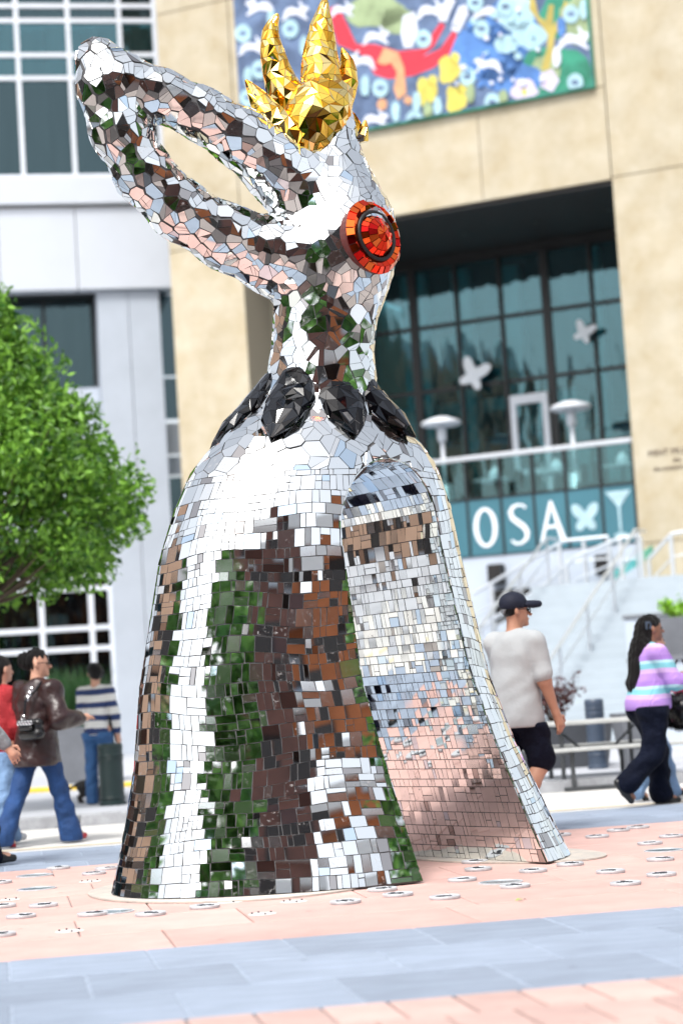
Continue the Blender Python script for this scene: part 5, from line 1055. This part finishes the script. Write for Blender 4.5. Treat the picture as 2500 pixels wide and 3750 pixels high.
tb_ = tag(MB().box(-0.10, 0.10, -0.15, 0.15, -0.008, 0.008, 0.004).build('tablet', m_bagm, None, False, world(p, p.J['wri', 1] + v3(-0.12, 0.13, 0.02)), p.t.rotation_euler[2]), 'flat black tablet held by the long haired woman', 'tablet'); tb_.rotation_euler = (R(22), 0, p.t.rotation_euler[2])
# friend beyond her, in pink
p = Person('person', 'person in pink top and pale jeans half hidden behind the long haired woman', 2418, 2926, R(-70), 1.50, ((16, 6, 2), (-14, 20, 2)), ((30, 14, 60), (30, 10, 60)), 3, 0)
p.body(m_skin); p.pants(m_jeanl, (0.064, 0.05, 0.05, 0.058), hem=0.02); p.top(m_pinkc, 0.02, 1.12, 0.9); p.shoes(m_shoeb); p.hair(CAPH + [('c', (0, -0.3, 0.1), (0, -0.4, -0.6), 0.34, 0.25)]); p.face()
pk = tag(MB().box(-0.08, 0.08, -0.1, 0.1, -0.05, 0.05, 0.02).build('gift_packet', stripes('magenta_print', [(0.0, (0.6, 0.06, 0.25)), (0.5, (0.75, 0.45, 0.5))], 24, 0.3), None, False, world(p, p.J['wri', 1] + v3(0, 0.12, 0.02)), p.t.rotation_euler[2]), 'magenta patterned packet carried by the person in pink', 'packet')
# shaggy bag at the right edge
fb = at(2500, 2600, 18.6); rnd = random.Random(6); V_, F_ = [], []
for i in range(2600):
    d = Vector((rnd.gauss(0, 1), rnd.gauss(0, 1), rnd.gauss(0, 1))).normalized(); c = Vector((d.x * 0.20, d.y * 0.14, d.z * 0.15)); e = c * 1.0 + d * rnd.uniform(0.02, 0.05) + Vector((0, 0, -0.015)); s_ = d.orthogonal().normalized() * 0.006; n_ = len(V_); V_ += [c - s_, c + s_, e]; F_.append((n_, n_ + 1, n_ + 2))
sb = thing('shoulder_bag', 'shaggy black bag at the right edge of the picture', 'bag', tuple(fb - (0, 0, 0.15))); MB().lathe([(0.02, -0.15), (0.12, -0.12), (0.17, 0), (0.12, 0.12), (0.02, 0.15)], 18).build('pouch', m_bagm, sb, True, (0, 0, 0.15)); o = link(bpy.data.objects.new('fur', npmesh('fur', np.array([tuple(v) for v in V_]), np.array(F_), m_bagm, False)), sb); o.location = (0, 0, 0.15); tag(o, kind='stuff')
for s_ in (-1, 1): MB().tube([(0.12 * s_, 0, 0.25), (0.09 * s_, 0, 0.45), (0.02 * s_, 0, 0.60)], 0.008, 6).build('strap', m_bagm, sb)
# small dog
dg_ = ground(335, 2938, 0.1); dog = thing('dog', 'small black and tan dog sniffing the ground beside the striped woman', 'dog', (dg_[0], dg_[1], 0.1), R(-72))
m_dog = mat('black_dog_coat', (0.012, 0.010, 0.009), 0.6, var=0.4, scale=14, bump=0.6, bscale=60); m_tanp = mat('tan_paw', (0.40, 0.20, 0.08), 0.7)
q = SDF(); q.cap((0, -0.10, 0.19), (0, 0.10, 0.20), 0.062, 0.075, k=0.04).cap((0, 0.12, 0.21), (0, 0.20, 0.15), 0.05, 0.042, k=0.04).ell((0, 0.225, 0.115), (0.04, 0.05, 0.042), k=0.02).cap((0, 0.24, 0.10), (0, 0.285, 0.06), 0.026, 0.016, k=0.02)
for s_ in (-1, 1):
    q.cap((s_ * 0.045, 0.10, 0.17), (s_ * 0.045, 0.095, 0.09), 0.032, 0.02).cap((s_ * 0.045, 0.095, 0.09), (s_ * 0.045, 0.10, 0.015), 0.02, 0.015).cap((s_ * 0.045, 0.10, 0.015), (s_ * 0.045, 0.125, 0.014), 0.015, 0.013)
    q.cap((s_ * 0.045, -0.11, 0.17), (s_ * 0.048, -0.08, 0.10), 0.042, 0.026).cap((s_ * 0.048, -0.08, 0.10), (s_ * 0.048, -0.13, 0.065), 0.024, 0.016).cap((s_ * 0.048, -0.13, 0.065), (s_ * 0.048, -0.12, 0.015), 0.015, 0.014).cap((s_ * 0.048, -0.12, 0.015), (s_ * 0.048, -0.095, 0.013), 0.014, 0.013)
    q.cap((s_ * 0.035, 0.215, 0.145), (s_ * 0.06, 0.215, 0.10), 0.018, 0.012, k=0.01)
q.cap((0, -0.15, 0.21), (0, -0.24, 0.17), 0.016, 0.012).cap((0, -0.24, 0.17), (0, -0.29, 0.07), 0.012, 0.008); q.build('body', m_dog, dog, 0.007, zmin=0.001)
SDF().cap((0, 0.10, 0.205), (0, 0.06, 0.20), 0.083, k=0.02).build('harness', m_shoew, dog, 0.009)
for s_ in (-1, 1): SDF().cap((s_ * 0.045, 0.10, 0.02), (s_ * 0.045, 0.128, 0.016), 0.019, k=0.01).build('paw', m_tanp, dog, 0.006, zmin=0.0015)
lw_ = world(strp, strp.J['wri', -1]); l0 = (dg_[0] + 0.08, dg_[1] + 0.02, 0.39)
tag(MB().tube([l0, tuple((np.array(l0) + lw_) / 2 - (0, 0, 0.08)), lw_], 0.006, 6).build('dog_leash', m_murc), 'thin pale leash running from the striped woman to the dog', 'leash')
# ================================================================ STREET FURNITURE
def bollard(px, py, zg, w, h, m, label, bands):
    g = ground(px, py, zg); t = thing('bollard', label, 'bollard', (g[0], g[1], zg), 0, 'bollards along the sidewalk')
    r = w / 2; prof = [(r * 1.12, 0), (r * 1.12, h * 0.05), (r, h * 0.07)]
    MB().lathe([(r * 1.12, 0), (r * 1.12, h * 0.045), (r, h * 0.06), (r, h * 0.90), (r * 1.03, h * 0.905), (r * 1.03, h * 0.97), (r * 0.9, h)], 28).build('shaft', m, t, False)
    for b in bands: MB().lathe([(r, h * b - 0.012), (r * 1.07, h * b - 0.008), (r * 1.07, h * b + 0.008), (r, h * b + 0.012)], 28, cap=False).build('band', m, t, True)
bollard(414, 2948, 0.1, 0.265, 0.66, m_bollg, 'dark green ribbed bollard in front of the striped woman', (0.80, 0.75, 0.12))
bollard(2190, 2815, 0.1, 0.215, 0.80, m_bollb, 'blue grey ribbed bollard behind the picnic table', (0.86, 0.79, 0.28, 0.2))
# picnic table at the kerb
g = ground(2052, 2893, 0.0); pt = thing('picnic_table', 'grey metal picnic table with attached benches by the kerb', 'table', (g[0], g[1] + 0.25, 0), PHI)
MB().box(-0.35, 1.25, -0.36, 0.36, 0.66, 0.70, 0.01).build('tabletop', m_bench, pt)
for i, y in enumerate((-0.62, 0.62)): MB().box(-0.35, 1.25, y - 0.13, y + 0.13, 0.40, 0.435, 0.01).build('bench', m_bench, pt)
for x in (0.0, 0.9):
    fr = MB().tube([(x, -0.25, 0.0), (x, -0.25, 0.655)], 0.024).build('frame', m_iron, pt); MB().tube([(x, 0.25, 0.0), (x, 0.25, 0.655)], 0.024).build('leg', m_iron, fr)
    MB().tube([(x, -0.62, 0.38), (x, 0.62, 0.38)], 0.02).build('crossbar', m_iron, fr); MB().tube([(x, -0.62, 0.0), (x, -0.62, 0.395)], 0.024).build('leg', m_iron, fr); MB().tube([(x, 0.62, 0.0), (x, 0.62, 0.395)], 0.024).build('leg', m_iron, fr); MB().tube([(x, 0.0, 0.64), (x + (0.3 if x < 0.5 else -0.3), 0, 0.38)], 0.014).build('brace', m_iron, fr)
MB().box(-0.1, 1.0, -0.66, -0.58, 0.002, 0.04).build('foot_rail', m_iron, pt)
# planters
def planter(name, label, loc, rz, w0, w1, d0, d1, h, m):
    t = thing(name, label, 'planter', loc, rz); a = [(-w0 / 2, -d0 / 2, 0), (w0 / 2, -d0 / 2, 0), (w0 / 2, d0 / 2, 0), (-w0 / 2, d0 / 2, 0), (-w1 / 2, -d1 / 2, h), (w1 / 2, -d1 / 2, h), (w1 / 2, d1 / 2, h), (-w1 / 2, d1 / 2, h)]
    b = [(x * 0.92, y * 0.92, z) for x, y, z in a[4:]]; c = [(x, y, h - 0.06) for x, y, z in b]
    MB().add(a + b + c, [(3, 2, 1, 0)] + [(i, (i + 1) % 4, (i + 1) % 4 + 4, i + 4) for i in range(4)] + [(i + 4, (i + 1) % 4 + 4, (i + 1) % 4 + 8, i + 8) for i in range(4)] + [(i + 8, (i + 1) % 4 + 8, (i + 1) % 4 + 12, i + 12) for i in range(4)]).build('box', m, t)
    MB().add(c, [(0, 1, 2, 3)]).build('soil', m_soil, t, loc=(0, 0, -0.002)); return t
g = ground(292, 2866, 0.1); planter('planter', 'large grey tapered planter with tall grass behind the leather jacket woman', (g[0], g[1], 0.1), R(8), 0.7, 0.95, 0.7, 0.95, 0.82, m_plantg); gl = g
rnd = random.Random(8); V_, F_ = [], []
for i in range(700):
    x, y = rnd.uniform(-0.40, 0.40), rnd.uniform(-0.38, 0.38); a = rnd.uniform(0, 6.28); l = rnd.uniform(0.5, 1.0); o_ = Vector((math.cos(a), math.sin(a), 0)) * rnd.uniform(0.05, 0.32); b = Vector((x, y, 0)); s_ = Vector((-math.sin(a), math.cos(a), 0)) * 0.012; n_ = len(V_)
    V_ += [b - s_, b + s_, b + o_ * 0.4 + Vector((0, 0, l * 0.6)) + s_ * 0.8, b + o_ * 0.4 + Vector((0, 0, l * 0.6)) - s_ * 0.8, b + o_ + Vector((0, 0, l))]; F_ += [(n_, n_ + 1, n_ + 2), (n_, n_ + 2, n_ + 3), (n_ + 3, n_ + 2, n_ + 4)]
o = bpy.data.objects.new('ornamental_grass', npmesh('ornamental_grass', np.array([tuple(v) for v in V_]), np.array(F_), m_grass, False)); link(o); o.location = (gl[0], gl[1], 0.86); o.rotation_euler = (0, 0, R(8)); tag(o, 'tall dark green ornamental grass growing in the grey planter', 'grass', kind='thing')
def shrub(name, label, cat, loc, rx, rz_, n, size, m, stems=6, seed=1):
    rr = random.Random(seed); t = thing(name, label, cat, loc); st_ = MB(); pts = []
    for i in range(stems):
        a = rr.uniform(0, 6.28); e = Vector((math.cos(a) * rx * rr.uniform(0.3, 0.95), math.sin(a) * rx * rr.uniform(0.3, 0.95), rz_ * rr.uniform(0.6, 1.0))); st_.tube([(0, 0, 0), tuple(e * 0.5 + Vector((0, 0, rz_ * 0.12))), tuple(e)], [0.012, 0.008, 0.003], 5)
        for k in range(n // stems): q = rr.uniform(0.35, 1.0); pts.append(e * q + Vector((0, 0, rz_ * 0.24 * q * (1 - q) * 2)) + Vector((rr.gauss(0, 1), rr.gauss(0, 1), rr.gauss(0, 1))) * rx * 0.13)
    st_.build('stems', m_bark, t); A_, B_ = [], []; leaves(A_, B_, pts, size, rr); o = link(bpy.data.objects.new('foliage', npmesh('foliage', np.array([tuple(v) for v in A_]), np.array(B_), m, False)), t)
shrub('lime_plant', 'lime green plant at the front of the grey planter', 'plant', (gl[0] - 0.32, gl[1] - 0.40, 0.86), 0.2, 0.2, 260, 0.05, m_lime, 7, 3)
shrub('lime_plant', 'smaller lime plant at the right corner of the grey planter', 'plant', (gl[0] + 0.36, gl[1] - 0.40, 0.86), 0.13, 0.16, 130, 0.045, m_lime, 6, 4)
g = at(2055, 2725, 25.0); planter('planter', 'low dark planter with a purple leaved shrub behind the picnic table', (g[0], 25.0, 0.1), R(9), 0.95, 1.1, 0.6, 0.7, 0.52, m_plantd); shrub('purple_shrub', 'purple leaved shrub growing in the low dark planter', 'shrub', (g[0] - 0.1, 25.0, 0.58), 0.42, 0.62, 420, 0.045, m_leafr, 14, 5)
g = ground(2345, 2812, 0.1); planter('planter', 'tapered grey planter behind the long haired woman', (g[0], g[1] + 0.2, 0.1), R(9), 0.30, 0.46, 0.3, 0.46, 0.62, m_plantg)
g = at(2490, 2400, 30.0); planter('planter', 'tapered grey planter high at the right edge on the white wall', (g[0], g[1], g[2]), R(-25), 0.36, 0.56, 0.36, 0.56, 0.55, m_plantg); shrub('green_plant', 'bright green plant in the planter at the right edge', 'plant', (g[0], g[1], g[2] + 0.5), 0.3, 0.3, 260, 0.06, m_lime, 8, 7)
pl_ = thing('planter_plinth', 'white plinth under the planter at the right edge', 'plinth', (g[0], g[1], 0.1), R(-25)); hpl = g[2] - 0.1
MB().box(-0.6, 1.6, -0.5, 0.6, 0, hpl - 0.07).build('block', m_stairw, pl_); MB().box(-0.64, 1.64, -0.54, 0.64, hpl - 0.068, hpl - 0.002, 0.01).build('coping', m_plantg, pl_)

# ================================================================ DISCS IN THE PAVING
def disc_mesh(r, m):
    return MB().lathe([(r * 0.96, -0.004), (r * 0.96, 0.008), (r, 0.010), (r, 0.019), (r * 0.975, 0.022), (r * 0.90, 0.022), (r * 0.885, 0.019), (0.001, 0.019)], 32, cap=False).mesh('rim', m, False)
RS = 0.084; RL = 0.128
dm = disc_mesh(RS, m_disc)
relief = []
for sd_ in range(4):
    rr = random.Random(sd_ + 40); q = MB()
    for i in range(9):
        a = rr.uniform(0, 6.28); r0 = rr.uniform(0.0, 0.45) * RS; c = (r0 * math.cos(a), r0 * math.sin(a)); ang = rr.uniform(0, 6.28); pts = []
        for k in range(6): pts.append((c[0] + math.cos(ang) * k * RS * 0.075, c[1] + math.sin(ang) * k * RS * 0.075, 0.020)); ang += rr.uniform(-0.8, 0.9)
        pts = [p_ for p_ in pts if math.hypot(p_[0], p_[1]) < RS * 0.8]
        if len(pts) > 1: q.tube(pts, RS * 0.05, 5)
    relief.append(q.mesh('relief', m_dink))
lm = MB().lathe([(RL, -0.004), (RL, 0.005), (RL * 0.93, 0.007), (RL * 0.92, 0.004)], 36, cap=False).mesh('rim', m_disc); ln_ = MB().lathe([(RL * 0.92, 0.0035), (0.001, 0.0035)], 36, cap=False).mesh('lens', m_lens)
small = [(340, 3352), (160, 3320), (552, 3352), (750, 3325), (78, 3360), (8, 3322), (0, 3235), (215, 3182), (345, 3202), (390, 3184), (1265, 3308), (1457, 3281), (1628, 3291), (1885, 3250), (1737, 3160), (1750, 3187), (1951, 3193), (2086, 3169), (1692, 3226), (2234, 3196), (2289, 3240), (2420, 3207), (2416, 3151), (2378, 3092), (2185, 3067), (2048, 3061), (2262, 3044), (2335, 3033), (2455, 3066), (1400, 3262), (0, 3428)]
large = [(408, 3341), (135, 3256), (128, 3207), (1832, 3232), (2430, 3115)]
ordn = ['nearest', 'second nearest', 'third nearest', 'fourth nearest', 'fifth nearest', 'sixth nearest', 'seventh nearest', 'eighth nearest', 'ninth nearest', 'tenth nearest', 'eleventh nearest', 'twelfth nearest', 'thirteenth nearest', 'fourteenth nearest', 'fifteenth nearest', 'sixteenth nearest', 'seventeenth nearest', 'eighteenth nearest', 'nineteenth nearest', 'twentieth nearest', 'twenty-first nearest', 'farthest']
def side_of(px): return 'left of the sculpture' if px < 1100 else 'right of the sculpture'
cnt_ = {}
for i, (px, py) in enumerate(sorted(small, key=lambda a: -(a[1] + (a[0] - 1250) * 0.063))):
    g = ground(px, py, 0.0); sd_ = side_of(px); k = cnt_.get(sd_, 0); cnt_[sd_] = k + 1
    t = thing('paving_disc', 'small relief disc %s, %s to the viewer' % (sd_, ordn[min(k, 20)]), 'disc', (g[0], g[1], -0.005), random.Random(i).uniform(0, 6), 'small relief discs set in the pink paving')
    inst('rim', dm, t); inst('relief', relief[i % 4], t)
cnt_ = {}
for i, (px, py) in enumerate(sorted(large, key=lambda a: -(a[1] + (a[0] - 1250) * 0.063))):
    g = ground(px, py, 0.0); sd_ = side_of(px); k = cnt_.get(sd_, 0); cnt_[sd_] = k + 1
    t = thing('ground_light', 'round glass ground light %s, %s to the viewer' % (sd_, ordn[k]), 'ground light', (g[0], g[1], 0), 0, 'round ground lights set in the pink paving')
    inst('rim', lm, t); inst('lens', ln_, t)
# clusters of small bolts in pale patches
bm_ = MB().lathe([(0.0055, -0.002), (0.0055, 0.007), (0.004, 0.010)], 8).mesh('bolt', m_dink); m_patch = mat('pale_filler', (0.72, 0.66, 0.63), 0.9, var=0.1, scale=20)
for i, (px, py, lb) in enumerate(((255, 3410, 'at the lower left'), (845, 3303, 'before the base, left one'), (1075, 3302, 'before the base, right one'), (960, 3347, 'below the middle of the base'), (30, 3296, 'at the left edge'), (330, 3228, 'behind the left lights'), (2160, 3138, 'right of the sculpture'))):
    g = ground(px, py, 0.0); t = thing('bolt_patch', 'pale patch with four dark bolts ' + lb, 'bolts', (g[0], g[1], 0), PHI)
    MB().lathe([(0.075, 0.0005), (0.07, 0.002), (0.001, 0.002)], 14, cap=False).build('patch', m_patch, t)
    for k, (x, y) in enumerate(((-0.05, 0.02), (-0.012, 0.055), (0.01, -0.05), (0.05, 0.03))): inst('bolt', bm_, t, (x, y, 0))
# fallen leaf
g = ground(1900, 3299, 0.0); V_, F_ = [], []
lf = thing('fallen_leaf', 'small yellow green leaf lying on the pink paving', 'leaf', (g[0], g[1], 0.0), 0.6)
MB().add([(-0.03, 0, 0.004), (0, 0.012, 0.012), (0.03, 0, 0.006), (0, -0.012, 0.010), (0.001, 0, 0.007)], [(0, 4, 1), (1, 4, 2), (2, 4, 3), (3, 4, 0)]).build('blade', m_lime, lf); MB().tube([(0.03, 0, 0.006), (0.048, 0.004, 0.004)], 0.0015, 5).build('stalk', m_bark, lf)
